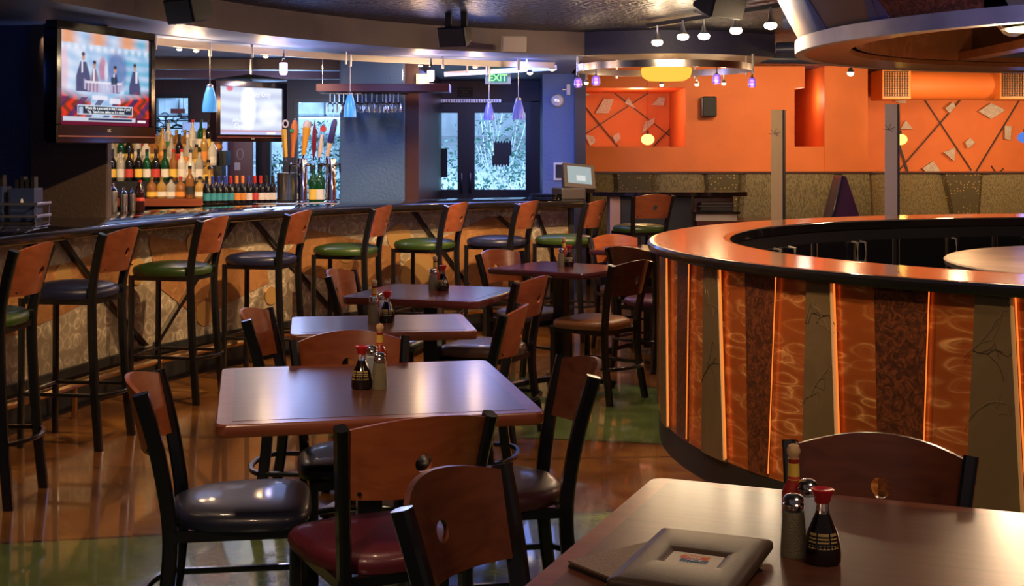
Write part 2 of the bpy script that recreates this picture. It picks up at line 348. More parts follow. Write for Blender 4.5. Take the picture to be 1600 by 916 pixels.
def bar_u(px, off):
    lo, hi = 0, BL
    for _ in range(40):
        mid = (lo+hi)/2; q = bar(mid, off)
        if 800+FPX*q[0]/q[1] < px: lo = mid
        else: hi = mid
    return lo
def bar_z(px, py, off): q = bar(bar_u(px, off), off); return CAMH-(py-YH)/FPX*q[1]

fl = MB(); fl.add([(-6, -1, 0), (9, -1, 0), (9, 17.1, 0), (-6, 17.1, 0)], [(0, 1, 2, 3)]); struct(fl.build('floor', FLOOR, smooth=False))
CZ = 2.46
c = MB(); c.box(-6, 9, 1.2, 17.1, CZ, CZ+.1); struct(c.build('ceiling', DARKC, smooth=False))
# bar soffit : everything behind the nosing curve
sof = [bar(u) for u in US if u > 0]+[(.62, 15.1), (-6, 15.1), (-6, 4.2)]
s_ = MB(); s_.prism(sof, 2.27, CZ, 0, mbot=1); struct(s_.build('trim_1', [TAUPE, BLUEC], smooth=True))
# drum soffit right of it
arc = [(.60, 10.90)]+[(.60+1.62*t, 10.90-.42*sin(pi*min(1, t*1.15)*.62)+.62*t*t) for t in [k/20 for k in range(1, 21)]]
dr = MB(); dr.prism(arc+[(2.22, 12.2), (.60, 12.6)], 2.27, CZ, 0, mbot=1); struct(dr.build('trim_2', [PLUM, TAUPE]))
# rough pale ceiling fields and dark beams over the back bar
for i, (x0, x1, y0, y1, m_) in enumerate(((-5.0, -1.6, 11.6, 12.5, PALEC), (-5.0, -1.5, 12.75, 14.5, PALEC))):
    b = MB(); b.box(x0, x1, y0, y1, 2.255, 2.27); struct(b.build('ceiling', m_, smooth=False))
for i, (a, b_, w) in enumerate((((-4.6, 11.2), (-1.5, 11.5), .14), ((-4.8, 12.6), (-1.5, 13.0), .16))):
    b = MB(); b.tube([(a[0], a[1], 2.225), (b_[0], b_[1], 2.225)], w, .09); struct(b.build('trim_3', MAROON, smooth=False))
# left wall and its dark panel, the brown column
w = MB(); w.box(-6.1, -6, -1, 14.6, 0, 2.5); struct(w.build('wall_left', NAVY, smooth=False))
w = MB(); w.box(-4.6, -2.99, 8.25, 8.45, 0, 2.27); struct(w.build('wall_service', NAVY, smooth=False, label='dark navy wall left of the brown column'))
w = MB(); w.box(-3.00, -2.515, 8.20, 8.29, 0, 2.27); struct(w.build('wall_brown_column', BROWNC, smooth=False, bevel=.01))
w = MB(); w.box(-1.47, -.915, 11.25, 11.9, 0, 2.27); struct(w.build('wall_blue_column', BLUEP2, smooth=False, bevel=.01))
w = MB(); w.box(-.915, -.80, 11.28, 15.0, 0, 2.27); struct(w.build('wall_maroon_panel', MAROON, smooth=False))
# wall behind the back bar with window openings
BY = 14.6
WIN = [(-3.98, -3.55, .9, 2.10), (-3.05, -2.80, .9, 2.05), (-2.72, -2.50, .9, 2.05), (-2.42, -1.72, .9, 2.05)]
w = MB(); xs = sorted({-6.0, -1.0, *[a for q in WIN for a in q[:2]]})
for a, b_ in zip(xs, xs[1:]):
    q = [q for q in WIN if q[0] <= a+1e-6 and q[1] >= b_-1e-6]
    if q: w.box(a, b_, BY, BY+.12, 0, q[0][2]); w.box(a, b_, BY, BY+.12, q[0][3], 2.27)
    else: w.box(a, b_, BY, BY+.12, 0, 2.27)
struct(w.build('wall_back_bar', MAROON, smooth=False))
for i, (a, b_, z0, z1) in enumerate(WIN):
    o = struct(empty('window_%d' % (i+1), ((a+b_)/2, BY, z0)))
    h = z1-z0; v = (b_-a)/2; f = MB(); f.box(-v, -v+.04, .01, .10, 0, h); f.box(v-.04, v, .01, .10, 0, h); f.box(-v+.04, v-.04, .01, .10, 0, .04); f.box(-v+.04, v-.04, .01, .10, h-.04, h)
    f.build('window_frame', DOORM, o, smooth=False); g = MB(); g.box(-v+.04, v-.04, .05, .058, .04, h-.04); g.build('pane', GLASS, o, smooth=False)
# entrance wall with the double door
DY = 15.0
w = MB(); w.box(-.80, .66, DY, DY+.12, 2.028, 2.27); w.box(.21, .33, DY, DY+.12, 0, 2.04); struct(w.build('wall_entrance', MAROON, smooth=False))
dd = struct(empty('door_1', (-.30, DY, 0)))
def leaf(x0, x1, gx0, gx1, par, hand):
    f = MB(); f.box(x0, gx0, .02, .08, 0, 2.03); f.box(gx1, x1, .02, .08, 0, 2.03); f.box(gx0, gx1, .02, .08, 0, .30); f.box(gx0, gx1, .02, .08, 1.905, 2.03); f.box(gx0, gx1, .02, .08, .30, 1.03)
    lf = f.build('door_leaf', DOORM, par, smooth=False); g = MB(); g.box(gx0, gx1, .045, .053, 1.03, 1.905); g.build('pane', GLASS, lf, smooth=False)
    h = MB(); h.tube([(hand, -.005, 1.0), (hand, -.05, 1.0), (hand, -.05, 1.22), (hand, -.005, 1.22)], .022, sides=8); h.build('door_handle', CHROME, lf)
leaf(-.62, -.2305, -.535, -.32, dd, -.27); leaf(-.2300, .512, -.125, .455, dd, -.17)
k = MB(); k.box(-.525, -.435, .0, .02, 1.17, 1.5); k.build('notice', BLKM, dd, smooth=False)
k = MB(); P_ = [(-.10+.20*i/12*1.0, .055 if i % 2 else 0) for i in range(13)]
zz = [(x, 1.52+.03*(i % 2)+.04*0) for i, (x, _) in enumerate(P_)]
for i in range(12):
    x0, x1 = .095+.2*i/12, .095+.2*(i+1)/12; t0, t1 = 1.56+.035*(i % 2), 1.56+.035*((i+1) % 2)
    k.add([(x0, .04, 1.42), (x1, .04, 1.42), (x1, .04, t1), (x0, .04, t0), (x0, .036, 1.42), (x1, .036, 1.42), (x1, .036, t1), (x0, .036, t0)], [(0, 1, 2, 3), (7, 6, 5, 4), (0, 4, 5, 1), (3, 2, 6, 7)])
    x0 -= .022; x1 -= .022
    k.add([(x0, .04, 1.42), (x1, .04, 1.42), (x1, .04, 1.32-.035*((i+1) % 2)), (x0, .04, 1.32-.035*(i % 2)), (x0, .036, 1.42), (x1, .036, 1.42), (x1, .036, 1.32-.035*((i+1) % 2)), (x0, .036, 1.32-.035*(i % 2))], [(0, 1, 2, 3), (7, 6, 5, 4), (0, 4, 5, 1), (3, 2, 6, 7)])
k.build('jagged_decal', DOORM, dd, smooth=False)
# blue return wall beside the door and its dark end
w = MB(); w.box(.315, .645, 13.6, DY+.1, 0, 2.27); struct(w.build('wall_blue_return', BLUEP, smooth=False))
w = MB(); w.box(.645, .76, 13.55, 17, 0, CZ); struct(w.build('trim_4', DOORM, smooth=False))
# orange back wall
OY = 17.0
w = MB(); w.box(.7, 9, OY, OY+.1, 0, CZ); struct(w.build('wall_back', ORANGE, smooth=False))
FY = 15.4       # front layer with two deep niches
w = MB(); w.box(.76, 3.645, FY, OY, 0, 1.52); w.box(2.03, 3.30, FY, OY, 1.52, 2.21); w.box(.76, 3.42, FY, OY, 2.21, CZ)
struct(w.build('wall_orange_front', ORANGE, smooth=False))
w = MB(); w.box(3.645, 4.15, FY-.02, OY, 0, CZ); struct(w.build('wall_orange_pilaster', ORANGE, smooth=False))
w = MB(); w.box(9, 9.1, -1, 17, 0, CZ); struct(w.build('wall_right', ORANGE, smooth=False))

# ------------------------------------------------------------------ outside
SNOW = plain('pale_gravel', (.55, .62, .68), .9, bump=.3, vary=.2)
STONE = plain('stone_block', (.40, .45, .5), .9, bump=.9, bscale=6, vary=.35)
LEAF = plain('shrub_leaf', (.06, .18, .13), .7); LEAF2 = plain('pale_twig', (.62, .68, .70), .8); LEAF3 = plain('frosted_leaf', (.14, .32, .27), .8)
g = MB(); g.add([(-9, 15.1, -.02), (6, 15.1, -.02), (6, 30, 2.2), (-9, 30, 2.2)], [(0, 1, 2, 3)]); tag(g.build('outdoor_ground', SNOW), 'pale frosty ground rising outside the entrance door', 'ground', kind='structure')
sw = MB(); rr_ = random.Random(3)
z = 0
while z < 4.2:
    h = rr_.uniform(.25, .45); x = -9.0
    while x < -2.4:
        w_ = rr_.uniform(.4, .9); dy = rr_.uniform(0, .12)
        sw.box(x+.012, x+w_-.012, 19.0-dy, 19.5, z+.01, z+h-.01); x += w_
    z += h
tag(sw.build('stone_wall', STONE, smooth=False, bevel=.03), 'grey rough stone block wall seen through the bar windows', 'wall', kind='structure')
def shrub(x, y, z, r, h, mats, n, label, seed):
    R = random.Random(seed); t = thing('shrub', label, 'shrub', (x, y, z), 0, 'frosted shrubs outside the entrance')
    st = MB()
    for k in range(14):
        a = R.uniform(0, 2*pi); e = R.uniform(.2, 1); q = Vector((0, 0, 0)); path = [q.copy()]
        for j in range(4): q = q+Vector((cos(a)*r*e*.3+R.uniform(-.05, .05), sin(a)*r*e*.3, h*.26*R.uniform(.6, 1.1))); path.append(q.copy()); a += R.uniform(-.5, .5)
        st.tube(path, .008, sides=4)
    st.build('stem', mats[1], t)
    lf = MB()
    for k in range(n):
        a = R.uniform(0, 2*pi); rad = r*sqrt(R.random()); zz = h*R.uniform(.15, 1)*(1-.4*(rad/r)**2); p = Vector((cos(a)*rad, sin(a)*rad, zz)); s = R.uniform(.02, .05)
        d1 = Vector((R.uniform(-1, 1), R.uniform(-1, 1), R.uniform(-.3, 1))).normalized()*s; d2 = d1.cross(Vector((R.random(), R.random(), R.random()))).normalized()*s*.4
        lf.add([p-d1, p+d2, p+d1, p-d2], [(0, 1, 2, 3)])
    lf.build('foliage', mats[0], t, smooth=False); return t
shrub(-.45, 16.1, .05, .45, 1.0, (LEAF, LEAF2), 600, 'green leafy shrub low behind the right door pane', 1)
shrub(.1, 17.9, .2, .6, 1.5, (LEAF3, LEAF2), 500, 'pale frosted twiggy shrub behind the right door pane', 2)
shrub(-.15, 19.0, .5, .9, 1.7, (LEAF, LEAF2), 1300, 'tall dark green shrub farther beyond the right door pane', 3)
shrub(-1.5, 17.9, .3, .4, 1.9, (LEAF3, LEAF2), 900, 'thin pale shrub behind the narrow left door pane', 4)
shrub(-2.6, 17.6, .6, .6, 1.3, (LEAF, LEAF2), 1400, 'evergreen bough outside the window above the beer taps', 5)
rs = MB(); rs.box(-6, 5, 27, 27.2, 0, 9); tag(rs.build('snow_bank_backdrop', SNOW), 'pale blue snowy bank far beyond the door', 'snow bank', kind='structure')  # upright slab added as backdrop for the snowy bank

# ------------------------------------------------------------------ bar counter
BAR = thing('bar_counter', 'long curved black-topped bar with swirled metal front and copper shapes', 'bar', (0, 0, 0))
def sweep_bar(prof, u0=0, u1=None, n=90, closed=True, uvz=False):
    """prof : list of (off, z) around the section"""
    b = MB(); u1 = BL if u1 is None else u1; k = len(prof); vs = []; uv = []
    for i in range(n+1):
        u = u0+(u1-u0)*i/n
        for o_, z in prof: q = bar(u, o_); vs.append((q[0], q[1], z)); uv.append((u, z))
    r = range(k if closed else k-1)
    fs = [(i*k+j, (i+1)*k+j, (i+1)*k+(j+1) % k, i*k+(j+1) % k) for i in range(n) for j in r]
    if closed: fs += [tuple(range(k)), tuple(n*k+j for j in range(k))[::-1]]
    b.add(vs, fs, 0, uv); return b
sweep_bar([(.0, 1.045), (.012, 1.062), (.03, 1.07), (.84, 1.07), (.84, 1.03), (.30, 1.03), (.30, 1.01), (.03, 1.01), (.012, 1.018), (.0, 1.035)]).build('bar_top', BTOP, BAR)
PO = .28
sweep_bar([(PO, .25), (PO, 1.012), (PO+.04, 1.012), (PO+.04, .25)]).build('front_panel', SWM, BAR)
sweep_bar([(PO-.03, .20), (PO-.03, .25), (PO+.06, .25), (PO+.06, 0), (PO+.03, 0), (PO+.03, .20)]).build('toe_kick', BLKM, BAR)
sweep_bar([(.80, 0), (.80, 1.03), (.84, 1.03), (.84, 0)]).build('back_panel', BLKM, BAR)
q0 = bar(BL, PO-.02); q1 = bar(BL, .82)
e = MB(); e.tube([(q0[0], q0[1], .5), (q1[0], q1[1], .5)], .05, 1.0); e.build('end_panel', BLKM, BAR)
ft = MB(); ft.tube([(*bar(u, .13), .19) for u in US if u < BL-.05], .05, sides=10); fr = ft.build('foot_rail', BRASS, BAR)
for k in range(9):
    u = .5+k*(BL-1)/8; a = bar(u, .13); b_ = bar(u, PO+.03)
    t = MB(); t.tube([(a[0], a[1], .17), (a[0], a[1], .0)], .03, sides=8); t.tube([(a[0], a[1], .19), (b_[0], b_[1], .19)], .025, sides=8); t.build('rail_bracket', BRASS, fr)
def bar_patch(poly, off, name, mat, thick=.006, ncol=26, label=None):
    """convex outline given as photo pixels of the bar front, laid on the curved front"""
    P = [(bar_u(x, PO), bar_z(x, y, PO)) for x, y in poly]; return bar_patch_uz(P, off, name, mat, thick, ncol, label)
def bar_patch_uz(P, off, name, mat, thick=.006, ncol=26, label=None):
    u0, u1 = min(p[0] for p in P), max(p[0] for p in P); b = MB(); vs = []; uv = []
    for i in range(ncol+1):
        u = u0+(u1-u0)*i/ncol; uu = min(max(u, u0+1e-5), u1-1e-5); zs = []
        for a, c_ in zip(P, P[1:]+P[:1]):
            if (a[0]-uu)*(c_[0]-uu) <= 0 and a[0] != c_[0]: zs.append(a[1]+(c_[1]-a[1])*(uu-a[0])/(c_[0]-a[0]))
        lo, hi = (min(zs), max(zs)) if zs else (P[0][1], P[0][1])
        lo = max(lo, .252); hi = max(min(hi, 1.008), lo+.0005)
        for o_, z in ((PO-off-thick, lo), (PO-off-thick, hi), (PO, hi), (PO, lo)):
            q = bar(u, o_); vs.append((q[0], q[1], z)); uv.append((u, z))
    fs = [(i*4+j, (i+1)*4+j, (i+1)*4+(j+1) % 4, i*4+(j+1) % 4) for i in range(ncol) for j in range(4)]+[(0, 1, 2, 3), tuple(ncol*4+j for j in (3, 2, 1, 0))]
    b.add(vs, fs, 0, uv); return b.build(name, mat, BAR, label=label)
for i, poly in enumerate(([(-40, 430), (0, 432), (118, 408), (218, 368), (207, 440), (97, 491), (20, 525), (-40, 520)],
             [(230, 368), (413, 396), (420, 442), (327, 490), (298, 488), (246, 448)],
             [(446, 396), (485, 358), (576, 379), (625, 388), (625, 430), (560, 452), (470, 425)],
             [(650, 392), (690, 372), (765, 338), (805, 340), (835, 380), (845, 440), (740, 462), (655, 445)],
             [(862, 392), (907, 352), (907, 470), (870, 468)])):
    bar_patch(poly, .000, 'copper_panel', SWC if i != 1 else SWC, .006)
for x, y, rx, ry in ((96, 436, 16, 24), (213, 425, 12, 20), (302, 380, 12, 18), (318, 490, 15, 19), (622, 371, 13, 20), (655, 432, 31, 34), (423, 462, 10, 14), (775, 398, 28, 26), (540, 395, 14, 16)):
    uc, zc = bar_u(x, PO), bar_z(x, y, PO); r = (bar_z(x, y-ry, PO)-zc)
    bar_patch_uz([(uc+r*cos(2*pi*k/28), zc+r*sin(2*pi*k/28)) for k in range(28)], .006, 'round_disc', TANP, .005, 24)
for a, b_ in (((52, 373), (0, 470)), ((88, 368), (225, 542)), ((366, 342), (240, 537)), ((392, 342), (520, 489)), ((643, 328), (729, 445)), ((777, 338), (800, 358)), ((838, 335), (866, 410)), ((-30, 400), (-60, 470))):
    A = (bar_u(a[0], PO), bar_z(*a, PO)); B = (bar_u(b_[0], PO), bar_z(*b_, PO)); d = (B[0]-A[0], B[1]-A[1]); l = hypot(*d); nx, ny = -d[1]/l*.014, d[0]/l*.014
    bar_patch_uz([(A[0]+nx, A[1]+ny), (B[0]+nx, B[1]+ny), (B[0]-nx, B[1]-ny), (A[0]-nx, A[1]-ny)], .012, 'diagonal_bar', BLK, .02, 20)

# ------------------------------------------------------------------ chairs
def plank(bm, wt, wb, h, hump, bulge, y0, z0, lean, hole=.023, th=.013):
    """bent plywood back with a round hole; wider at the top, bulging to -y, leaning back with height"""
    nb = 48; rings = 7; out = []; w = 1.0
    for k in range(nb):
        a = 2*pi*k/nb; ca, sa = cos(a), sin(a); W_ = (wt+wb)/4; sc = min(W_/max(abs(ca), 1e-6), (h/2)/max(abs(sa), 1e-6)); out.append((ca*sc, sa*sc))
    for cx_, cz_ in ((W_, h/2), (-W_, h/2), (-W_, -h/2), (W_, -h/2)):
        k = min(range(nb), key=lambda i: hypot(out[i][0]-cx_, out[i][1]-cz_)); out[k] = (cx_, cz_)
    def P(x, z, s):
        hw_ = W_; q = x/hw_; f = (z+h/2)/h; x = x*((wb+(wt-wb)*f)/2/hw_) if abs(x) > hole*1.05 else x
        zz = z+hump*(1-q*q)*max(0, (z-hole)/(h/2-hole)); y = y0-bulge*(1-q*q)-(zz+h/2)*lean+s*th; return (x, y, z0+h/2+zz)
    vs = []
    for s in (0, 1):
        for j in range(rings+1):
            t = (j/rings)**.9
            for k in range(nb):
                a = 2*pi*k/nb; hx, hz = hole*cos(a), hole*sin(a); ox, oz = out[k]; vs.append(P(hx+(ox-hx)*t, hz+(oz-hz)*t, s))
    n = (rings+1)*nb; fs = []
    for j in range(rings):
        for k in range(nb):
            a, b, c_, d = j*nb+k, j*nb+(k+1) % nb, (j+1)*nb+(k+1) % nb, (j+1)*nb+k
            fs += [(a, d, c_, b), (n+a, n+b, n+c_, n+d)]
    for k in range(nb): a, b = k, (k+1) % nb; fs += [(a, b, n+b, n+a), (rings*nb+b, rings*nb+a, n+rings*nb+a, n+rings*nb+b)]
    bm.add(vs, fs)
def seat_mb(w, d, z, th, ex=3.0, taper=.08, y0=0, exb=None, dome=1):
    b = MB(); seg = 40
    def ring(s, zz):
        out = []
        for k in range(seg):
            a = 2*pi*k/seg; ca, sa = cos(a), sin(a); e_ = (exb or ex) if sa < 0 else ex; x = abs(ca)**(2/e_)*math.copysign(1, ca)*w/2*s; y = abs(sa)**(2/e_)*math.copysign(1, sa)*d/2*s
            out.append((x*(1+taper*y/(d/2)), y+y0, zz))
        return out
    prof = [(.88, 0), (.97, .08*th), (1.0, .36*th), (.992, .60*th), (.95, .80*th), (.86, .92*th), (.6, (.92+.08*dome)*th), (.25, (.92+.11*dome)*th)]
    vs = []; [vs.extend(ring(s, z+zz)) for s, zz in prof]; n = len(prof)
    fs = [(i*seg+k, i*seg+(k+1) % seg, (i+1)*seg+(k+1) % seg, (i+1)*seg+k) for i in range(n-1) for k in range(seg)]
    fs += [tuple(range(seg))[::-1], tuple((n-1)*seg+k for k in range(seg))]
    b.add(vs, fs); return b
def make_chair(name, H, SH, stool, woodm, vinyl, label, cat, group, lod=0):
    """H post height, SH seat height; faces +y, posts lean to -y"""
    t = thing(name, label, cat, (0, 0, 0), 0, group); by = -.19; fx_ = .175
    for s in (-1, 1):
        foot = .05 if not stool else .045
        path = catmull3([(s*.185, by-foot, 0), (s*.172, by-.012, SH*.5), (s*.166, by, SH-.03), (s*.181, by-.030, (SH+H)/2), (s*.200, by-.076, H)], 7)
        m_ = MB(); m_.tube(path, .032, .042, sides=8, up=(0, 1, 0)); m_.build('back_leg', BLK, t)
        m2 = MB(); m2.tube([(s*fx_, .185, 0), (s*fx_, .180, SH-.03)], .030, .030, sides=8, up=(0, 1, 0)); m2.build('leg', BLK, t)
    b = MB(); h = .178 if not stool else .19; plank(b, .375, .338, h, .030, .058, by-(.040 if not stool else .028), H-.008-h, .22 if not stool else .26)
    bk = b.build('backrest', woodm, t)
    for s in (-1, 1):
        bo = MB(); bo.lathe([(.005, 0), (.006, .003), (.003, .0045)], (s*.150, by-.062, H-h+.010), 10, M=Matrix.Rotation(radians(90), 4, 'X')); bo.build('back_bolt', BLK, bk)
    if stool: seat_mb(.46, .44, SH-.035, .066, 2.5, .03, dome=2.2).build('seat', vinyl, t)
    else: seat_mb(.42, .41, SH-.035, .060, 4.2, .10, -.005, 2.5).build('seat', vinyl, t)
    f = MB(); zf = SH-.045; f.tube([(-fx_, by, zf), (-fx_, .18, zf), (fx_, .18, zf), (fx_, by, zf)], .024, .028, closed=True); f.build('seat_frame', BLK, t)
    zr = .21 if not stool else .27; r = MB(); n = 10; back = [(-.178*cos(pi*k/n), by-.01-.085*sin(pi*k/n), zr) for k in range(n+1)]
    r.tube([(-fx_, .18, zr)]+back+[(fx_, .18, zr)], .022, .018, sides=8, closed=stool); r.build('stretcher', BLK, t)
    return t
def catmull3(P, n=6):
    out = []
    for i in range(len(P)-1):
        p0 = P[max(i-1, 0)]; p1 = P[i]; p2 = P[i+1]; p3 = P[min(i+2, len(P)-1)]
        for k in range(n):
            t = k/n; out.append(tuple(.5*((2*b)+(-a+c)*t+(2*a-5*b+4*c-d)*t*t+(-a+3*b-3*c+d)*t**3) for a, b, c, d in zip(p0, p1, p2, p3)))
    out.append(tuple(P[-1])); return out
def vinyl(name, c, rough=.40): return plain(name, c, rough, 0, .25, bump=.06, bscale=160)
V = {'navy': vinyl('navy_vinyl', (.018, .020, .045)), 'burg': vinyl('burgundy_vinyl', (.12, .014, .028)), 'plum': vinyl('plum_vinyl', (.060, .018, .022)), 'black': vinyl('black_vinyl', (.018, .012, .016)),
     'tan': vinyl('tan_vinyl', (.27, .105, .035)), 'brown': vinyl('brown_vinyl', (.11, .06, .035)), 'green': vinyl('dark_green_vinyl', (.02, .065, .035)), 'purple': vinyl('purple_vinyl', (.10, .02, .06)),
     'gstool': vinyl('moss_green_vinyl', (.030, .062, .010)), 'nstool': vinyl('midnight_blue_vinyl', (.014, .018, .055))}
def place(o, A, B, H, back=.266):
    """A, B : photo pixels of the two post tops, sitter's facing to the left of A->B"""
    a, b = flat(*A, H), flat(*B, H); mx, my = (a[0]+b[0])/2, (a[1]+b[1])/2; dx, dy = b[0]-a[0], b[1]-a[1]; l = hypot(dx, dy); fx, fy = -dy/l, dx/l
    o.location = (mx+fx*back, my+fy*back, 0); o.rotation_euler = (0, 0, atan2(fy, fx)-pi/2); return o
CH = .822
c0 = make_chair('dining_chair', CH, .46, False, CHERRY, V['navy'], '', 'chair', None)
chairs = [((246, 579), (220, 615), 'navy', CHERRY, 'cherry-backed chair with navy seat at the left side of the nearest full table'),
 ((540, 669), (760, 647), 'burg', CHERRY, 'chair with burgundy seat and red-brown back at the near side of the main table'),
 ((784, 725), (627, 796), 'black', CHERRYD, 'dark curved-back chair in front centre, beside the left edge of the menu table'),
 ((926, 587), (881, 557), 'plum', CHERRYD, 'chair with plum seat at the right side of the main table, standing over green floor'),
 ((627, 526), (463, 532), 'black', CHERRY, 'chair on the far side of the main table, its back behind the sauce bottles'),
 ((418, 482), (386, 500), 'brown', CHERRY, 'chair at the left end of the second table, back edge-on to the stools'),
 ((788, 492), (812, 476), 'tan', CHERRY, 'chair with tan orange seat at the right end of the second table'),
 ((555, 421), (510, 433), 'green', CHERRY, 'chair with dark green seat at the left of the third table'),
 ((813, 441), (849, 433), 'brown', CHERRY, 'chair at the right of the third table, orange lit back toward the round counter'),
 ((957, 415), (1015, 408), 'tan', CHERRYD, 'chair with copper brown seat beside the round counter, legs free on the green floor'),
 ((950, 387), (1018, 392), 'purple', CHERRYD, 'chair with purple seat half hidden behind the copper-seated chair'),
 ((984, 370.6), (937, 371.6), 'brown', CHERRY, 'farthest chair, small orange back left of the round counter'),
 ((811, 393), (750, 398), 'brown', CHERRY, 'chair with brown seat behind the fourth table, below the blue stool'),
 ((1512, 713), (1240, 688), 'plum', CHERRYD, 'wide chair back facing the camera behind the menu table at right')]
for i, (A, B, v, wd, lab) in enumerate(chairs):
    o = c0 if i == 0 else clone(c0, mats={'seat': V[v], 'backrest': wd})
    o['label'] = lab; o['group'] = 'dining chairs'; place(o, A, B, CH)
CHERRYS = wood('stool_cherry_plywood', (.19, .048, .020), (.29, .082, .032), .3)
s0 = make_chair('bar_stool', 1.077, .78, True, CHERRYS, V['gstool'], '', 'bar stool', None)
stools = [((28, 391), (76, 382), 'gstool', 'green-seated bar stool cut by the left edge of the picture'),
 ((160, 366), (217, 358), 'nstool', 'midnight blue bar stool, second from the left along the bar'),
 ((309, 346), (359.6, 339.6), 'gstool', 'green-seated bar stool left of the blue stool in the middle of the bar'),
 ((446, 336), (489, 330.5), 'nstool', 'midnight blue bar stool with a bright patch on its seat, below the beer taps'),
 ((576, 328), (616, 322), 'gstool', 'green-seated bar stool below the blue column'),
 ((692, 322.5), (736, 318), 'gstool', 'green-seated bar stool below the entrance door, behind the third table'),
 ((804, 319.5), (845, 315.5), 'nstool', 'midnight blue bar stool nearest the far end of the bar'),
 ((908, 318.5), (952, 314), 'gstool', 'green-seated bar stool at the very end of the bar under the order terminal'),
 ((989, 307), (1053, 306), 'gstool', 'green-seated stool with its back square to the camera at the host station')]
for i, (A, B, v, lab) in enumerate(stools):
    o = s0 if i == 0 else clone(s0, mats={'seat': V[v]})
    o['label'] = lab; o['group'] = 'bar stools'; place(o, A, B, 1.077)

# ------------------------------------------------------------------ tables
def table(cx, cy, rz, sx, sy, mat, label, z=.76, post=None, rnd=.03, th=.036):
    t = thing('dining_table', label, 'table', (cx, cy, 0), rz, 'dining tables'); hx, hy = sx/2, sy/2
    def rr(a, b, r): return [(sgx*(a-r)+r*cos(an), sgy*(b-r)+r*sin(an)) for sgx, sgy, s in ((1, 1, 0), (-1, 1, 1), (-1, -1, 2), (1, -1, 3)) for an in [pi/2*s+pi/2*k/4 for k in range(5)]]
    b = MB(); b.prism(rr(hx-.045, hy-.045, .004), z-.004, z+.0008); b.build('table_top', mat, t, smooth=False)
    e = MB(); o_, i_ = rr(hx, hy, rnd), rr(hx-.045, hy-.045, .004); n = len(o_)
    vs = [(x, y, z-.006) for x, y in o_]+[(x*(1-.004/hx), y*(1-.004/hy), z) for x, y in o_]+[(x, y, z) for x, y in i_]+[(x, y, z-th) for x, y in i_]+[(x*(1-.004/hx), y*(1-.004/hy), z-th) for x, y in o_]+[(x, y, z-th+.006) for x, y in o_]
    e.add(vs, [(r*n+k, r*n+(k+1) % n, ((r+1) % 6)*n+(k+1) % n, ((r+1) % 6)*n+k) for r in range(6) for k in range(n)]); e.build('edge_band', EDGE if mat is LAM else LAMR, t)
    u = MB(); u.box(-hx+.04, hx-.04, -hy+.04, hy-.04, z-th+.002, z-.004); u.build('underside', BLKM, t, smooth=False)
    p = MB(); p.box(-.19, .19, -.19, .19, z-th-.012, z-th); p.box(-.038, .038, -.038, .038, .03, z-th-.01); p.build('pedestal', BLK, t, smooth=False, bevel=.004)
    for k in range(4):
        a = pi/4+k*pi/2; f = MB(); f.tube([(.03*cos(a), .03*sin(a), .075), (.20*cos(a), .20*sin(a), .055), (.34*cos(a), .34*sin(a), .028)], .055, .03, up=(0, 0, 1)); f.lathe([(.02, 0), (.02, .02)], (.325*cos(a), .325*sin(a), 0), 10)
        f.build('base_foot', BLK, t)
    return t
TB = [table(-.441, 4.067, radians(11.4), .907, .935, LAM, 'dark wood table with red-capped soy bottle in the centre, nearest whole table'),
      table(-.553, 5.57, radians(8.8), .755, .56, LAM, 'second dark wood table, small, behind the back of the centre chair', rnd=.03),
      table(-.408, 6.785, radians(-18), .73, .69, LAMR, 'third table, red mahogany with rounded corners', rnd=.05),
      table(.308, 8.21, radians(-35), .70, .62, LAMR, 'fourth table, turned cornerwise, beside the copper-seated chair', rnd=.02),
      table(1.02, 9.75, radians(-25), .72, .66, LAMR, 'farthest small table edge seen left of the round counter')]
# foreground table: far-left corner at pixel (1020,745)
a_ = flat(1020, 745, .76); u_ = (cos(radians(-22)), sin(radians(-22))); v_ = (-sin(radians(-22))*-1, -cos(radians(-22)))
SX, SY = 1.22, 1.0
cx = a_[0]+u_[0]*SX/2+sin(radians(-22))*SY/2; cy = a_[1]+u_[1]*SX/2-cos(radians(-22))*SY/2
TB.append(table(cx, cy, radians(-22), SX, SY, LAM, 'large foreground table at bottom right carrying the leather menus'))

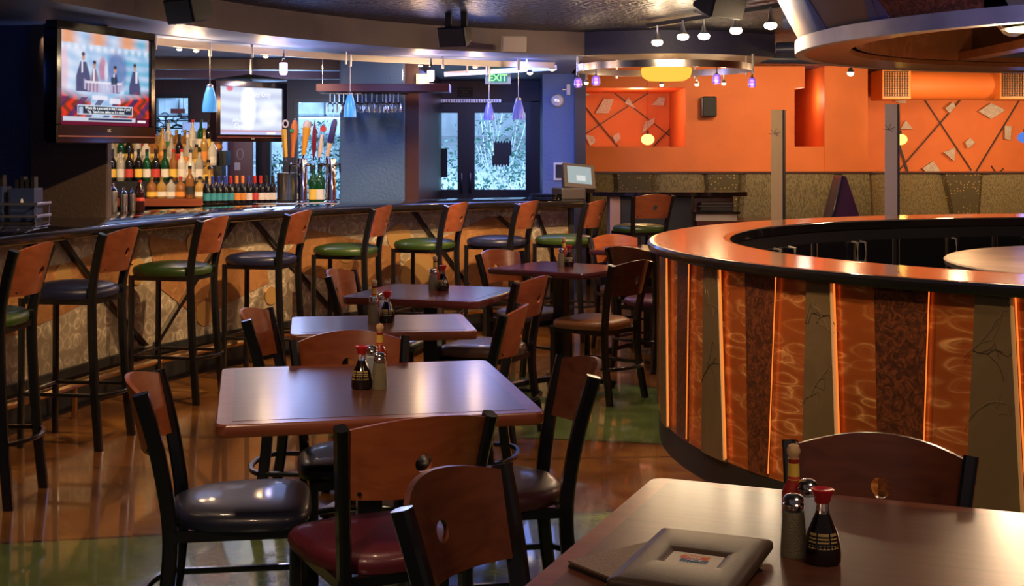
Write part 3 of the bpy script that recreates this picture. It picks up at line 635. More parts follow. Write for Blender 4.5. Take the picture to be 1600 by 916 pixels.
# ------------------------------------------------------------------ condiments
GL = plain('clear_glass', (.95, .95, .93), .03, trans=1.0); SOY = plain('soy_sauce', (.012, .006, .004), .08, 0, .6)
REDC = plain('red_plastic_cap', (.62, .02, .02), .3, 0, .3); PEP = plain('ground_pepper', (.46, .35, .18), .8, bump=.8, bscale=500, vary=.3)
HOT = plain('hot_sauce', (.34, .025, .012), .15, 0, .5); BALL = plain('wooden_ball_cap', (.72, .46, .22), .45); LABY = plain('yellow_label', (.85, .55, .08), .5); LABO = plain('red_label_band', (.6, .05, .03), .5)
GOLD = plain('gold_print', (.55, .40, .14), .4); SALT = plain('white_salt', (.8, .8, .78), .8)
def make_soy():
    t = thing('soy_sauce_bottle', '', 'soy sauce bottle'); b = MB(); b.lathe([(.029, 0), (.0325, .003), (.0335, .016), (.0315, .034), (.026, .055), (.018, .074), (.0125, .088)], seg=28); b.build('sauce', SOY, t)
    g = MB(); g.lathe([(.0127, .088), (.0115, .097), (.0112, .108)], seg=20); g.build('neck', GL, t)
    c_ = MB(); c_.lathe([(.0125, .106), (.014, .108), (.0155, .117), (.0205, .127), (.0208, .130), (.018, .131), (.008, .128)], seg=24); c_.build('cap', REDC, t)
    l = MB()
    for j, (z0, z1) in enumerate(((.030, .036), (.040, .043), (.046, .049), (.052, .057))):
        for a0, a1 in ((3.6, 4.1), (4.2, 4.9), (5.0, 5.5)):
            r0 = .0340-max(0, z0-.018)*.17; r1 = .0340-max(0, z1-.018)*.17
            aa = [a0+(a1-a0)*k/5 for k in range(6)]
            l.add([(r0*cos(a), r0*sin(a), z0) for a in aa]+[(r1*cos(a), r1*sin(a), z1) for a in aa]+[((r0-.002)*cos(a), (r0-.002)*sin(a), z0) for a in aa], [(k, k+1, 7+k, 6+k) for k in range(5)])
    l.build('gold_lettering', GOLD, t); return t
def make_shaker(nm, fill):
    t = thing(nm, '', 'shaker'); b = MB(); b.lathe([(.0225, 0), (.0235, .004), (.0215, .05), (.0185, .080)], seg=20); b.build('filling', fill, t)
    g = MB(); g.lathe([(.0235, 0), (.0245, .003), (.0225, .05), (.0190, .084), (.0165, .088)], seg=20); g.build('glass_body', pane('shaker_glass'), t)
    c_ = MB(); c_.lathe([(.0175, .085), (.0190, .088), (.0190, .094), (.0165, .097), (.0186, .0995), (.0182, .105), (.0145, .1095), (.008, .112), (.002, .1125)], seg=22); c_.build('cap', STEEL, t); return t
def make_hot():
    t = thing('hot_sauce_bottle', '', 'hot sauce bottle'); b = MB(); b.lathe([(.021, 0), (.0225, .004), (.0225, .078), (.018, .092), (.0115, .104), (.0105, .140), (.011, .144)], seg=22); b.build('bottle', HOT, t)
    l = MB(); l.lathe([(.0116, .104), (.0109, .136)], seg=22); lb = l.build('neck_label', LABY, t); r = MB(); r.lathe([(.0119, .106), (.0116, .111)], seg=22); r.build('label_band', LABO, lb)
    c_ = MB(); c_.lathe([(.009, .143), (.0095, .148), (.0125, .154), (.0130, .161), (.010, .169), (.004, .172)], seg=18); c_.build('ball_cap', BALL, t); return t
protos = [make_soy(), make_shaker('pepper_shaker', PEP), make_hot(), make_shaker('salt_shaker', SALT)]
used = [False]*4
def put(k, px, py, label, d=None):
    z = .7608
    if d is None: x, y = flat(px, py, z)
    else: x, y = (px-800)/FPX*d, d
    o = protos[k] if not used[k] else clone(protos[k]); used[k] = True; o.location = (x, y, z); o['label'] = label
    o.rotation_euler = (0, 0, 0)
    o['group'] = ('soy sauce bottles', 'pepper shakers', 'hot sauce bottles', 'salt shakers')[k]
for wh, so, pe, ho, sa in (('on the foreground table', (1285, 878), (1240, 868), (1240, None, 2.53), (1262, None, 2.50)), ('on the nearest whole table', (565.5, 607), (593, 608), (593.5, None, 4.27), (581, None, 4.20)),
          ('on the second table', (605, 503.5), (583.5, 504.5), (585, None, 5.70), (594, None, 5.72)), ('on the third, red table', (692, 454), (676.5, 453), (680, None, 6.98), None), ('on the fourth table by the copper-seated chair', (889, 416), (877, 416), (881, None, 8.42), None)):
    put(0, *so, 'red-capped soy sauce bottle '+wh); put(1, *pe, 'pepper shaker with metal cap '+wh); put(2, ho[0], 0, 'ball-capped hot sauce bottle '+wh, ho[2])
    if sa: put(3, sa[0], 0, 'white salt shaker hidden between the bottles '+wh, sa[2])

# menus on the foreground table
LEA = plain('brown_leather', (.085, .055, .038), .40, bump=.05, bscale=160); LEAT = plain('tan_leather_inside', (.20, .125, .085), .5, bump=.15, bscale=200); PAPER = plain('cream_card', (.92, .85, .72), .6); LRED = plain('logo_red', (.72, .05, .02), .5); LORG = plain('logo_orange', (.9, .32, .03), .5); LBLU = plain('logo_blue', (.03, .06, .22), .5); LTEAL = plain('logo_teal', (.05, .3, .38), .5)
WHITE = plain('white_print', (.85, .85, .8), .6)
def quadframe(b, w, l, z0, z1, hx0, hx1, hy0, hy1):
    xs = (0, hx0, hx1, w); ys = (0, hy0, hy1, l)
    for i in range(3):
        for j in range(3):
            if i == 1 and j == 1: continue
            b.box(xs[i], xs[i+1], ys[j], ys[j+1], z0, z1)
# local frame of the upper menu: origin at its far-left corner, +x along the far edge, -y toward the viewer
o_ = flat(1035, 822, .79); R1 = radians(-23)
mn = thing('menu_folder', 'closed brown padded menu folder with a card window on the foreground table', 'menu', (o_[0], o_[1], .774), R1, 'leather menus')
b = MB(); b.prism([(.004, -.001), (.206, -.001), (.21, -.006), (.21, -.33), (0, -.33), (0, -.006)], .0, .006); b.build('back_cover', LEA, mn, bevel=.002)
WX0, WX1, WY0, WY1 = .060, .152, -.198, -.130
def rloop(x0, x1, y0, y1, r, z, k=5):
    return [(cx_+r*cos(a), cy_+r*sin(a), z) for cx_, cy_, q in ((x1-r, y1-r, 0), (x0+r, y1-r, 1), (x0+r, y0+r, 2), (x1-r, y0+r, 3)) for a in [pi/2*q+pi/2*j/(k-1) for j in range(k)]]
b = MB(); LP_ = []
for e_, z, r in ((0, .0065, .008), (0, .0115, .008), (.004, .0150, .008), (.018, .0175, .008)): LP_.append(rloop(e_, .21-e_, -.33+e_, -e_, r, z))
for e_, z in ((.016, .0178), (.006, .0160), (0, .0126), (-.001, .0070)): LP_.append(rloop(WX0-e_, WX1+e_, WY0-e_, WY1+e_, .004, z))
n = len(LP_[0]); b.add([p for l_ in LP_ for p in l_], [(i*n+k, i*n+(k+1) % n, (i+1)*n+(k+1) % n, (i+1)*n+k) for i in range(len(LP_)-1) for k in range(n)])
cv = b.build('front_cover', LEA, mn, ang=50)
b = MB(); b.box(WX0, WX1, WY0, WY1, .007, .0125); cd = b.build('window_card', PAPER, mn, smooth=False)
def jag(b, x0, x1, ya, yb, n, amp, z, up):
    for i in range(n):
        a, c_ = x0+(x1-x0)*i/n, x0+(x1-x0)*(i+1)/n; m_ = (a+c_)/2
        e_ = yb+amp*(1 if up else -1)
        b.add([(a, ya, z), (c_, ya, z), (c_, yb, z), (m_, e_, z), (a, yb, z)], [(0, 1, 2, 3, 4)] if up else [(4, 3, 2, 1, 0)])
lx, ly = .106, -.165
b = MB(); jag(b, lx-.025, lx+.024, ly+.004, ly+.020, 8, .005, .0129, True); b.build('logo_orange_flames', LORG, cd, smooth=False)
b = MB(); jag(b, lx-.027, lx+.022, ly+.001, ly+.015, 8, .003, .0131, True); b.build('logo_red_block', LRED, cd, smooth=False)
b = MB(); jag(b, lx-.023, lx+.026, ly+.001, ly-.015, 8, .005, .0129, False); b.build('logo_teal_points', LTEAL, cd, smooth=False)
b = MB(); jag(b, lx-.023, lx+.026, ly+.001, ly-.012, 8, .003, .0131, False); b.build('logo_blue_block', LBLU, cd, smooth=False)
text('FIRE', .0145, WHITE, cd, Matrix.Translation((lx-.003, ly+.0085, .0135)), 'fire_lettering', .0002, bold=.0003)
text('+ICE', .0145, WHITE, cd, Matrix.Translation((lx+.001, ly-.0055, .0135)), 'ice_lettering', .0002, bold=.0003)
o2 = flat(887, 883, .765)
mn2 = thing('menu_folder', 'lower leather menu lying slightly open under the brown padded menu', 'menu', (o2[0], o2[1], .7610), radians(36), 'leather menus')
b = MB(); b.prism([(0, 0), (.26, 0), (.26, -.22), (0, -.22)], 0, .004); b.build('back_cover', BLKM, mn2, bevel=.001)
b = MB(); b.prism([(.002, -.002), (.256, -.002), (.256, -.216), (.002, -.216)], .0042, .0082); b.build('inner_pages', LEA, mn2, bevel=.001)
b = MB(); b.prism([(0, 0), (.26, 0), (.26, -.22), (0, -.22)], .0084, .0125); b.build('front_cover', LEAT, mn2, bevel=.002)

# ------------------------------------------------------------------ round counter
RC = (3.75, 6.9); RZ = 1.02
HO = (2.84230471, -0.10187315, 0.09073576, 0.09123909, 0.17464901); HI = (2.4071, -0.0737904, -0.01113872, 0.12084528, 0.09082586)
def rad(h, t): return h[0]+h[1]*cos(t)+h[2]*sin(t)+h[3]*cos(2*t)+h[4]*sin(2*t)
def rp(t, off, h=HO): r = rad(h, t)-off; return (RC[0]+r*cos(t), RC[1]+r*sin(t))
ROUND = thing('round_counter', 'large round counter with copper-top ring and slanted copper and bronze panels', 'counter', (0, 0, 0))
def ring(prof, t0=0, t1=2*pi, n=120, closed=None, uvs=False):
    """prof : (off, z, which) ; which 0 outer curve, 1 inner curve"""
    b = MB(); full = abs(t1-t0-2*pi) < 1e-6; k = len(prof); vs = []; uv = []; m_ = n if full else n+1
    for i in range(m_):
        t = t0+(t1-t0)*i/n
        for o_, z, w_ in prof: q = rp(t, o_, HI if w_ else HO); vs.append((q[0], q[1], z)); uv.append((t*2.9, z))
    b.add(vs, [(i*k+j, ((i+1) % m_)*k+j, ((i+1) % m_)*k+(j+1) % k, i*k+(j+1) % k) for i in range(n) for j in range(k)], 0, uv)
    if not full: b.add([vs[j] for j in range(k)]+[vs[n*k+j] for j in range(k)], [tuple(range(k)), tuple(k+j for j in range(k))[::-1]])
    return b
ring([(.025, RZ-.012, 0), (.025, RZ, 0), (-.03, RZ, 1), (-.03, RZ-.012, 1)]).build('counter_top', CTOP, ROUND)
ring([(.0, RZ-.045, 0), (-.006, RZ-.03, 0), (-.006, RZ-.012, 0), (.006, RZ-.002, 0), (.03, RZ-.001, 0), (.03, RZ-.05, 0)]).build('counter_nosing', BLK, ROUND)
ring([(-.035, RZ, 1), (-.02, RZ+.001, 1), (.0, RZ-.006, 1), (.0, RZ-.055, 1), (-.035, RZ-.055, 1)]).build('inner_nosing', BTOP, ROUND)
ring([(.07, .13, 0), (.07, RZ-.03, 0), (.11, RZ-.03, 0), (.11, .13, 0)]).build('core_wall', BLKM, ROUND)
ring([(.055, 0, 0), (.055, .13, 0), (.10, .13, 0), (.10, 0, 0)]).build('toe_kick', BLKM, ROUND)
ring([(-.02, .0, 1), (-.02, RZ-.055, 1), (-.06, RZ-.055, 1), (-.06, 0, 1)]).build('inner_wall', BLKM, ROUND)
def rc_t(px, off=.05):
    lo, hi = pi*.93, pi*1.62
    for _ in range(40):
        m_ = (lo+hi)/2; q = rp(m_, off)
        if 800+FPX*q[0]/q[1] < px: lo = m_
        else: hi = m_
    return lo
seams = [(1036, 1034, 'Z'), (1044, 1046, 'P'), (1058, 1056, 'B'), (1078, 1074, 'P'), (1102, 1098, 'Z'), (1126, 1135, 'P'), (1163, 1168, 'B'), (1212, 1200, 'P'), (1262, 1254, 'Z'), (1302, 1313, 'P'),
         (1365, 1372, 'B'), (1449, 1437, 'P'), (1525, 1508, 'Z'), (1583, 1602, 'P'), (1655, 1660, 'B'), (1745, 1730, 'P'), (1830, 1805, 'Z'), (1900, 1925, 'P')]
PM = {'Z': (BRNZ, .020), 'P': (SWP, .006), 'B': (BURL, .010)}
def rc_panel(ta0, ta1, tb0, tb1, kind, z1=RZ-.045):
    mat, th = PM[kind]; b = MB(); n = 6; zs = [.13+(z1-.13)*j/5 for j in range(6)]; vs = []; uv = []
    for off in (.062-th, .07):
        for j, z in enumerate(zs):
            f = j/5
            for i in range(n+1):
                g_ = i/n; t = (tb0+(tb1-tb0)*g_)*(1-f)+(ta0+(ta1-ta0)*g_)*f; q = rp(t, off); vs.append((q[0], q[1], z)); uv.append((t*2.9, z))
    k = (n+1)*6; fs = []
    for j in range(5):
        for i in range(n): a = j*(n+1)+i; fs.append((a, a+1, a+n+2, a+n+1))
    for j in range(5):
        for i in (0, n): a = j*(n+1)+i; fs.append((a, a+n+1, a+n+1+k, a+k))
    for i in range(n):
        for j in (0, 5): a = j*(n+1)+i; fs.append((a, a+1, a+1+k, a+k))
    b.add(vs, fs, 0, uv); return b.build({'Z': 'bronze_panel', 'P': 'copper_panel', 'B': 'patina_panel'}[kind], mat, ROUND, ang=25)
T = [(rc_t(a), rc_t(b), k) for a, b, k in seams]
LEDM = emit('amber_light_strip', (1, .20, .025), 1.3); LEDC = emit('warm_light_strip', (1, .62, .28), 1.6)
HANDM = plain('satin_nickel_handle', (.75, .66, .52), .35, .6); BRC = plain('dark_etched_line', (.03, .022, .014), .5); BRC2 = plain('pale_etched_line', (.5, .4, .26), .35, .8)
R5 = random.Random(5)
for i in range(len(T)-1):
    a, b_, k = T[i]; a2, b2, _ = T[i+1]; pn = rc_panel(a, a2, b_, b2, k)
    if k == 'P':       # light strip tucked in the seam at the left of each copper panel
        hot = T[i-1][2] == 'Z' if i else False
        s = MB(); pts = []
        for j in range(9): f = j/8; t = (b_+(a-b_)*f); q = rp(t+.004, .040); pts.append((q[0], q[1], .15+.82*f))
        s.tube(pts, .005 if not hot else .007, sides=6); s.build('light_strip', LEDM, ROUND)
        if hot:
            s = MB(); pts = [(*rp(b_+(a-b_)*j/8-.001, .042), .14+.83*j/8) for j in range(9)]; s.tube(pts, .012, .012); s.build('edge_strip', CREAM, ROUND)
    if k == 'Z' and i > 2:   # etched branches
        for q_ in range(3):
            t = (b_+b2)/2+R5.uniform(-.25, .25)*(b2-b_); z = R5.uniform(.35, .85); side = R5.choice((-1, 1)); s = MB(); P = []
            t = b_ if side > 0 else b2
            for j in range(6):
                q = rp(t, .0405); P.append((q[0], q[1], z)); t += side*(b2-b_)*.13; z += R5.uniform(-.01, .05)
                if j in (2, 3, 4):
                    t2, z2 = t, z; Q = [P[-1]]
                    for _ in range(3): t2 += side*(b2-b_)*R5.uniform(.04, .10); z2 += R5.uniform(-.06, .06); qq = rp(t2, .0405); Q.append((qq[0], qq[1], z2))
                    s.tube(Q, .0012, sides=4)
            s.tube(P, .0018, sides=4); s.build('etched_branch', BRC if q_ % 2 else BRC2, pn)
# the rest of the ring, out of sight to the sides
ts = T[-1][0]; te = T[0][0]+2*pi; nrest = 34; kinds = 'BPZPBP'
for i in range(nrest): t0, t1 = ts+(te-ts)*i/nrest, ts+(te-ts)*(i+1)/nrest; d = .012*(1 if i % 2 else -1); rc_panel(t0, t1, t0, t1, kinds[i % 6]) 
# cabinet doors on the inside of the far side
def inner_t(px):
    lo, hi = pi*.96, pi*.35
    for _ in range(40):
        m_ = (lo+hi)/2; q = rp(m_, -.01, HI)
        if 800+FPX*q[0]/q[1] < px: lo = m_
        else: hi = m_
    return lo
for a, b_, hx in ((1150, 1213, 1205), (1216, 1264, 1228), (1273, 1331, 1328), (1333, 1392, 1341), (1402, 1475, None), (1477, 1548, 1486), (1556, 1640, 1600)):
    t0, t1 = inner_t(a), inner_t(b_); d = MB(); vs = []; n = 5
    for off in (.006, -.018):
        for z in (.12, RZ-.13):
            for i in range(n+1): q = rp(t0+(t1-t0)*i/n, off, HI); vs.append((q[0], q[1], z))
    r = n+1; fs = [(i, i+1, r+i+1, r+i) for i in range(n)]+[(2*r+i, 3*r+i, 3*r+i+1, 2*r+i+1) for i in range(n)]+[(i, 2*r+i, 2*r+i+1, i+1) for i in range(n)]+[(r+i, r+i+1, 3*r+i+1, 3*r+i) for i in range(n)]+[(0, r, 3*r, 2*r), (n, 2*r+n, 3*r+n, r+n)]
    d.add(vs, fs); do = d.build('cabinet_door', BLK, ROUND)
    for tt in (t0, t1):
        q = rp(tt, .007, HI); e_ = MB(); e_.tube([(q[0], q[1], .12), (q[0], q[1], RZ-.13)], .004, sides=4); e_.build('edge_bead', BRASS, do)
    if hx:
        th_ = inner_t(hx); h = MB(); A = rp(th_, .006, HI); B = rp(th_, .05, HI); h.tube([(*A, .885), (*B, .88), (*B, .755), (*A, .75)], .016, sides=8); h.build('handle', HANDM, do)
# griddle
g_ = thing('round_griddle', 'round steel cooking griddle inside the round counter, cut by the right edge', 'griddle', (3.72, 6.85, 0))
b = MB(); b.lathe([(1.36, .865), (1.40, .87), (1.405, .893), (1.395, .90), (.5, .90), (.01, .90)], seg=96); b.build('griddle_plate', plain('warm_griddle_steel', (.62, .50, .38), .34, .7, vary=.25), g_)
b = MB(); b.lathe([(1.2, 0), (1.2, .865)], seg=64); b.build('griddle_base', BLKM, g_)

# hood over it
HD = thing('extractor_hood', 'big round metal-clad extractor hood hanging over the round counter', 'hood', (RC[0], RC[1], 2.02))
HR = 2.22
b = MB()
def annulus(b, prof, seg=110, mi=0):
    vs = []; k = len(prof)
    for i in range(seg): a = 2*pi*i/seg; vs += [(r*cos(a), r*sin(a), z) for r, z in prof]
    return b.add(vs, [(i*k+j, ((i+1) % seg)*k+j, ((i+1) % seg)*k+(j+1) % k, i*k+(j+1) % k) for i in range(seg) for j in range(k)], mi)
annulus(b, [(HR, 0), (HR, .072), (HR-.05, .072), (HR-.05, 0)]).build('rim_band', plain('blued_steel', (.50, .46, .44), .38, .75, vary=.3), HD)
b = MB(); annulus(b, [(HR-.051, .004), (HR-.051, .03), (HR-.30, .05), (HR-.30, .024)]).build('under_lip', COPP, HD)
b = MB(); annulus(b, [(HR-.33, .05), (HR-.33, .36), (HR-.37, .36), (HR-.37, .05)]).build('inner_skirt', COPP, HD)
b = MB(); b.lathe([(HR-.37, .345), (HR-.37, .36)], seg=80); b.build('bounce_disc', COPP, HD)  # copper disc added, like the skirt's copper, to brighten the hood inside
hm = [plain('satin_steel_sheet', (.42, .42, .44), .3, .85), BURL, plain('bronzed_sheet', (.30, .24, .16), .35, .7), plain('blue_steel_sheet', (.16, .2, .42), .3, .8)]
edges = [0]; R6 = random.Random(11)
hs = [172, 183, 188, 199, 203, 217, 220, 236, 240, 256, 262, 276, 284, 300]+[300+k*14.5 for k in range(1, 17)]
ord_ = [0, 3, 2, 3, 1, 3, 2, 0, 1, 3, 0, 2, 1, 0]
for i in range(len(hs)-1):
    a0, a1 = radians(hs[i]), radians(hs[i+1]); tw = radians(3.2)*(1 if i % 2 else -1); tw2 = -tw; vs = []; n = 5
    for o_ in (0, -.012):
        for z, r in ((.072, HR-.03), (.44, HR+.16)):
            for k in range(n+1):
                f = k/n; a = a0+(a1-a0)*f+((tw*(1-f)+tw2*f) if z > .1 else 0); vs.append(((r+o_+(.004*(i % 2)))*cos(a), (r+o_+(.004*(i % 2)))*sin(a), z))
    r_ = n+1; b = MB(); b.add(vs, [(k, k+1, r_+k+1, r_+k) for k in range(n)]+[(2*r_+k, 3*r_+k, 3*r_+k+1, 2*r_+k+1) for k in range(n)]+[(0, r_, 3*r_, 2*r_), (n, 2*r_+n, 3*r_+n, r_+n)])
    b.build('clad_panel', hm[ord_[i % 14]], HD)
b = MB(); b.box(-.75, 1.9, -1.15, 1.75, .10, .30); b.build('exhaust_plenum', plain('dark_stainless', (.09, .075, .07), .3, .8), HD, smooth=False, bevel=.01)
for y in (-1.15, .0, 1.1, 1.75):
    b = MB(); b.box(-.78, 1.95, y-.02, y+.02, .075, .11); b.build('plenum_rail', STEEL, HD, smooth=False)
b = MB(); b.box(-.86, -.74, -1.6, 2.0, .05, .10); b.build('cross_strut', COPP, HD, smooth=False)
b = MB(); b.tube([(-.95, -.9, .12), (-1.15, -.6, .16), (-1.2, -.2, .16), (-1.05, .2, .16)], .16, sides=14); b.build('curved_duct', BRUSH, HD)
b = MB(); b.lathe([(.02, .03), (.18, .04), (.20, .06), (.20, .10)], (-1.28, -.75, 0), seg=28); lp = b.build('lamp_bowl', STEEL, HD)
b = MB(); b.lathe([(.15, .030), (.16, .036)], (-1.28, -.75, 0), seg=24); b.build('lamp_lens', emit('lamp_lens_glow', (1, .75, .45), 3), lp)
point((RC[0]-1.28, RC[1]-.75, 1.98), 7, WARM, .1)

# standing posts beyond the counter
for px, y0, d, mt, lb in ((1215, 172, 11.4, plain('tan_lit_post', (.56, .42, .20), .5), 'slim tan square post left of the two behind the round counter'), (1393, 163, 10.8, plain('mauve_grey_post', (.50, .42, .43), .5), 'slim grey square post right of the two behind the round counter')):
    x = (px-800)/FPX*d; h = CAMH-(y0-YH)/FPX*d; t = thing('partition_post', lb, 'post', (x, d, 0), radians(-20), 'partition posts')
    b = MB(); b.box(-.05, .05, -.05, .05, 0, h); b.build('shaft', [mt], t, smooth=False, bevel=.003)
    b = MB(); b.box(.05, .062, -.05, .05, 0, h); b.build('shade_side', BLKM, t, smooth=False)  # black strip stands in for the post's shaded side
    b = MB(); b.tube([(-.07, -.053, h-.20), (-.02, -.06, h-.21), (.03, -.055, h-.19)], .003, sides=4); b.tube([(-.02, -.06, h-.21), (.0, -.06, h-.16)], .003, sides=4); b.tube([(-.05, -.053, h-.17), (.01, -.06, h-.225)], .003, sides=4); b.build('wire_twig', BLKM, t)

# ------------------------------------------------------------------ booth
def fabric(name, c1, c2, dots=False):
    m, nt, p = nodes(name); L = nt.links.new; tc = nt.nodes.new('ShaderNodeTexCoord'); mp = N(nt, 'ShaderNodeMapping'); L(tc.outputs['Object'], mp.inputs[0])
    if dots: n = N(nt, 'ShaderNodeTexVoronoi', Scale=26.0, Randomness=.6); r = ramp(nt, [(.16, c2), (.24, c1)]); L(mp.outputs[0], n.inputs[0]); L(n.outputs['Distance'], r.inputs[0])
    else: mp.inputs['Scale'].default_value = (95, 1, 34); n = N(nt, 'ShaderNodeTexNoise', Scale=1.0, Detail=2.0, Distortion=.6); r = ramp(nt, [(.40, c1), (.56, c2)]); L(mp.outputs[0], n.inputs['Vector']); L(n.outputs[0], r.inputs[0])
    L(r.outputs[0], p.inputs['Base Color']); p.inputs['Roughness'].default_value = .75; return m
FAB = fabric('olive_striped_upholstery', (.10, .074, .026), (.20, .148, .058)); FABD = fabric('gold_dotted_upholstery', (.07, .05, .015), (.42, .27, .08), True)
BO = thing('booth_bench', 'long olive upholstered booth bench with gold-dotted inserts along the orange wall', 'booth', (3.9, 16.4, 0))
def cushion(x0b, x1b, x0t, x1t, mat, y=.12, zb=.45, zt=1.19, name='back_cushion', yo=0):
    b = MB(); nx, nz = 10, 8; vs = []
    for s in (0, 1):
        for j in range(nz+1):
            f = j/nz; zz = zb+(zt-zb)*f
            for i in range(nx+1):
                g = i/nx; x = (x0b+(x1b-x0b)*g)*(1-f)+(x0t+(x1t-x0t)*g)*f; e_ = min(1, min(g, 1-g)*9)*min(1, min(f, 1-f)*9+.15); vs.append((x, yo+(.30 if s else -.02-.06*sqrt(max(0, e_))+f*.06), zz))
    k = (nx+1)*(nz+1); fs = []
    for j in range(nz):
        for i in range(nx): a = j*(nx+1)+i; fs += [(a, a+1, a+nx+2, a+nx+1), (k+a, k+a+nx+1, k+a+nx+2, k+a+1)]
    for i in range(nx): a = nz*(nx+1)+i; fs += [(a, a+1, k+a+1, k+a), (i+1, i, k+i, k+i+1)]
    for j in range(nz): a = j*(nx+1); fs += [(a+nx+1, a, k+a, k+a+nx+1), (a+nx, a+2*nx+1, k+a+2*nx+1, k+a+nx)]
    b.add(vs, fs); return b.build(name, mat, BO)
def bx_(px, d=16.3): return (px-800)/FPX*d-3.9
# seams by photo column: (top, bottom)
sm = [(918, 918, 0), (958, 964, 1), (1024, 1016, 0), (1100, 1108, 1), (1160, 1150, 0), (1216, 1216, 0), (1312, 1308, 0), (1363, 1366, 0), (1475, 1494, 1), (1542, 1532, 0), (1700, 1700, 0)]
for (a, b_, k), (a2, b2, _) in zip(sm, sm[1:]):
    f_ = a < 1350; g_ = 14.95 if f_ else 16.3; cushion(bx_(b_, g_), bx_(b2, g_), bx_(a, g_), bx_(a2, g_), FABD if k else FAB, yo=-1.45 if f_ else 0, zt=1.215 if f_ else 1.19)
b = MB(); b.box(bx_(1345), bx_(1700), -.02, .58, 1.19, 1.205); b.box(bx_(918, 14.95), bx_(1364, 14.95), -1.45, -1.02, 1.215, 1.232); b.build('top_rail', MAROON, BO, smooth=False)
b = MB(); b.box(bx_(1345), bx_(1700), -.55, .02, .0, .42); b.box(bx_(918, 14.95), bx_(1364, 14.95), -2.0, -1.43, 0, .42); b.build('seat_base', BLKM, BO, smooth=False)
b = MB(); b.box(bx_(1345), bx_(1700), -.58, .0, .42, .50); b.box(bx_(918, 14.95), bx_(1364, 14.95), -2.03, -1.45, .42, .50); b.build('seat_cushion', V['plum'], BO, bevel=.03)
w = thing('booth_divider', 'purple pointed vinyl booth divider between the two posts', 'divider', ((1318-800)/FPX*13.75, 13.75, 0))
b = MB(); b.add([(-.30, -.06, 0), (.42, -.06, 0), (-.02, -.03, 1.21), (-.02, .03, 1.21), (-.30, .5, 0), (.42, .5, 0), (.02, .5, 1.21), (.02, -.03, 1.21)], [(0, 1, 7, 2), (0, 2, 6, 4), (1, 5, 6, 7), (4, 6, 5), (2, 7, 6)])
b.build('vinyl_body', vinyl('violet_vinyl', (.07, .02, .09)), w, smooth=False); b = MB(); b.tube([(-.31, -.065, 0), (-.02, -.04, 1.215)], .03, sides=8); b.build('piping', vinyl('dark_violet_piping', (.02, .01, .05)), w)
bt = thing('booth_table', 'dark booth table seen between the host station and the tan post', 'table', (2.45, 13.8, 0))
b = MB(); b.box(-.55, .50, -.35, .35, .725, .76); b.build('table_top', LAMR, bt, smooth=False, bevel=.008); b = MB(); b.box(-.04, .04, -.04, .04, .03, .725); b.box(-.3, .3, -.05, .05, 0, .03); b.box(-.05, .05, -.3, .3, 0, .03); b.build('pedestal', BLK, bt, smooth=False)

# ------------------------------------------------------------------ wall art
ROD = plain('dark_rod', (.035, .014, .012), .5); TILE = burl('mosaic_stone', (.50, .37, .27), (.76, .64, .52), .5, 0, 16)
rods = [(948, 136, 1047, 213), (913, 165, 966, 229), (914, 210, 1026, 137), (1018, 232, 1047, 201), (1445, 156, 1521, 271), (1503, 154, 1405, 266), (1593, 156, 1524, 270), (1405, 227, 1419, 271), (1549, 259, 1557, 271), (1568, 263, 1561, 271)]
def wp(px, py, y): return ((px-800)/FPX*y, y, CAMH-(py-YH)/FPX*y)
for i, (a, b_, c_, d) in enumerate(rods):
    x = MB(); A = wp(a, b_, OY-.015-.012*(i % 2)); B = wp(c_, d, OY-.015-.012*(i % 2)); x.tube([A, B], .028 if i < 8 else .012, .012)
    side = 'left' if a < 1100 else 'right'
    tag(x.build('wall_rod', ROD, smooth=False), ['rod falling rightward through the upper right of the left wall art', 'rod falling rightward at the far left edge of the orange wall', 'rod rising rightward across the left wall art', 'short rod low at the right edge of the left wall art',
        'long rod falling rightward through the right wall art', 'long rod rising rightward through the right wall art', 'rod near the right picture edge slanting down to the bench', 'short steep rod just right of the grey post', 'tiny thin twig right of the lower rod crossing', 'second tiny thin twig crossing the first one'][i].replace('rod', 'dark rod', 1), 'wall art', 'crossed rods on the orange wall')
tiles = [[(930, 177), (944, 154), (959, 155), (951, 177)], [(976, 161), (982, 152), (993, 170)], [(1018, 164), (1030, 152), (1040, 153), (1037, 165)], [(1002, 209), (1008, 191), (1023, 184), (1022, 193)], [(957, 213), (967, 207), (970, 217), (962, 224)], [(913, 210), (927, 213), (931, 222), (922, 228)], [(912, 137), (920, 139), (920, 150), (912, 150)],
         [(1529, 174), (1549, 161), (1571, 172), (1549, 186)], [(1477, 169), (1489, 159), (1493, 166), (1484, 177)], [(1407, 202), (1415, 188), (1427, 202)], [(1508, 222), (1516, 216), (1524, 223), (1512, 232)], [(1570, 217), (1570, 197), (1581, 197), (1579, 219)], [(1398, 158), (1415, 156), (1416, 161), (1405, 161)], [(1474, 238), (1493, 231), (1491, 252)], [(1441, 263), (1458, 252), (1472, 270), (1451, 273)], [(1514, 271), (1519, 266), (1524, 271)]]
tl = ['large slanted four-sided', 'small triangular', 'small shell-shaped', 'kite-shaped', 'tiny diamond', 'five-sided low', 'half hidden upper', 'large wide diamond', 'small four-sided', 'small triangular', 'small square', 'upright rectangular', 'small top sliver of', 'pointed triangular', 'large low square', 'tiny bottom']
wh = ['upper left of the left wall art', 'on the rod crossing of the left wall art', 'upper right of the left wall art', 'above the amber globe lamp', 'low centre of the left wall art', 'at the left edge of the orange wall', 'top left corner of the left wall art', 'near the right end of the duct', 'below the duct middle on a rod', 'just right of the grey post', 'in the middle between two long rods', 'by the last rod at the right', 'under the left duct grille', 'left of the falling rod low down', 'just above the bench, left', 'where two rods meet above the bench']
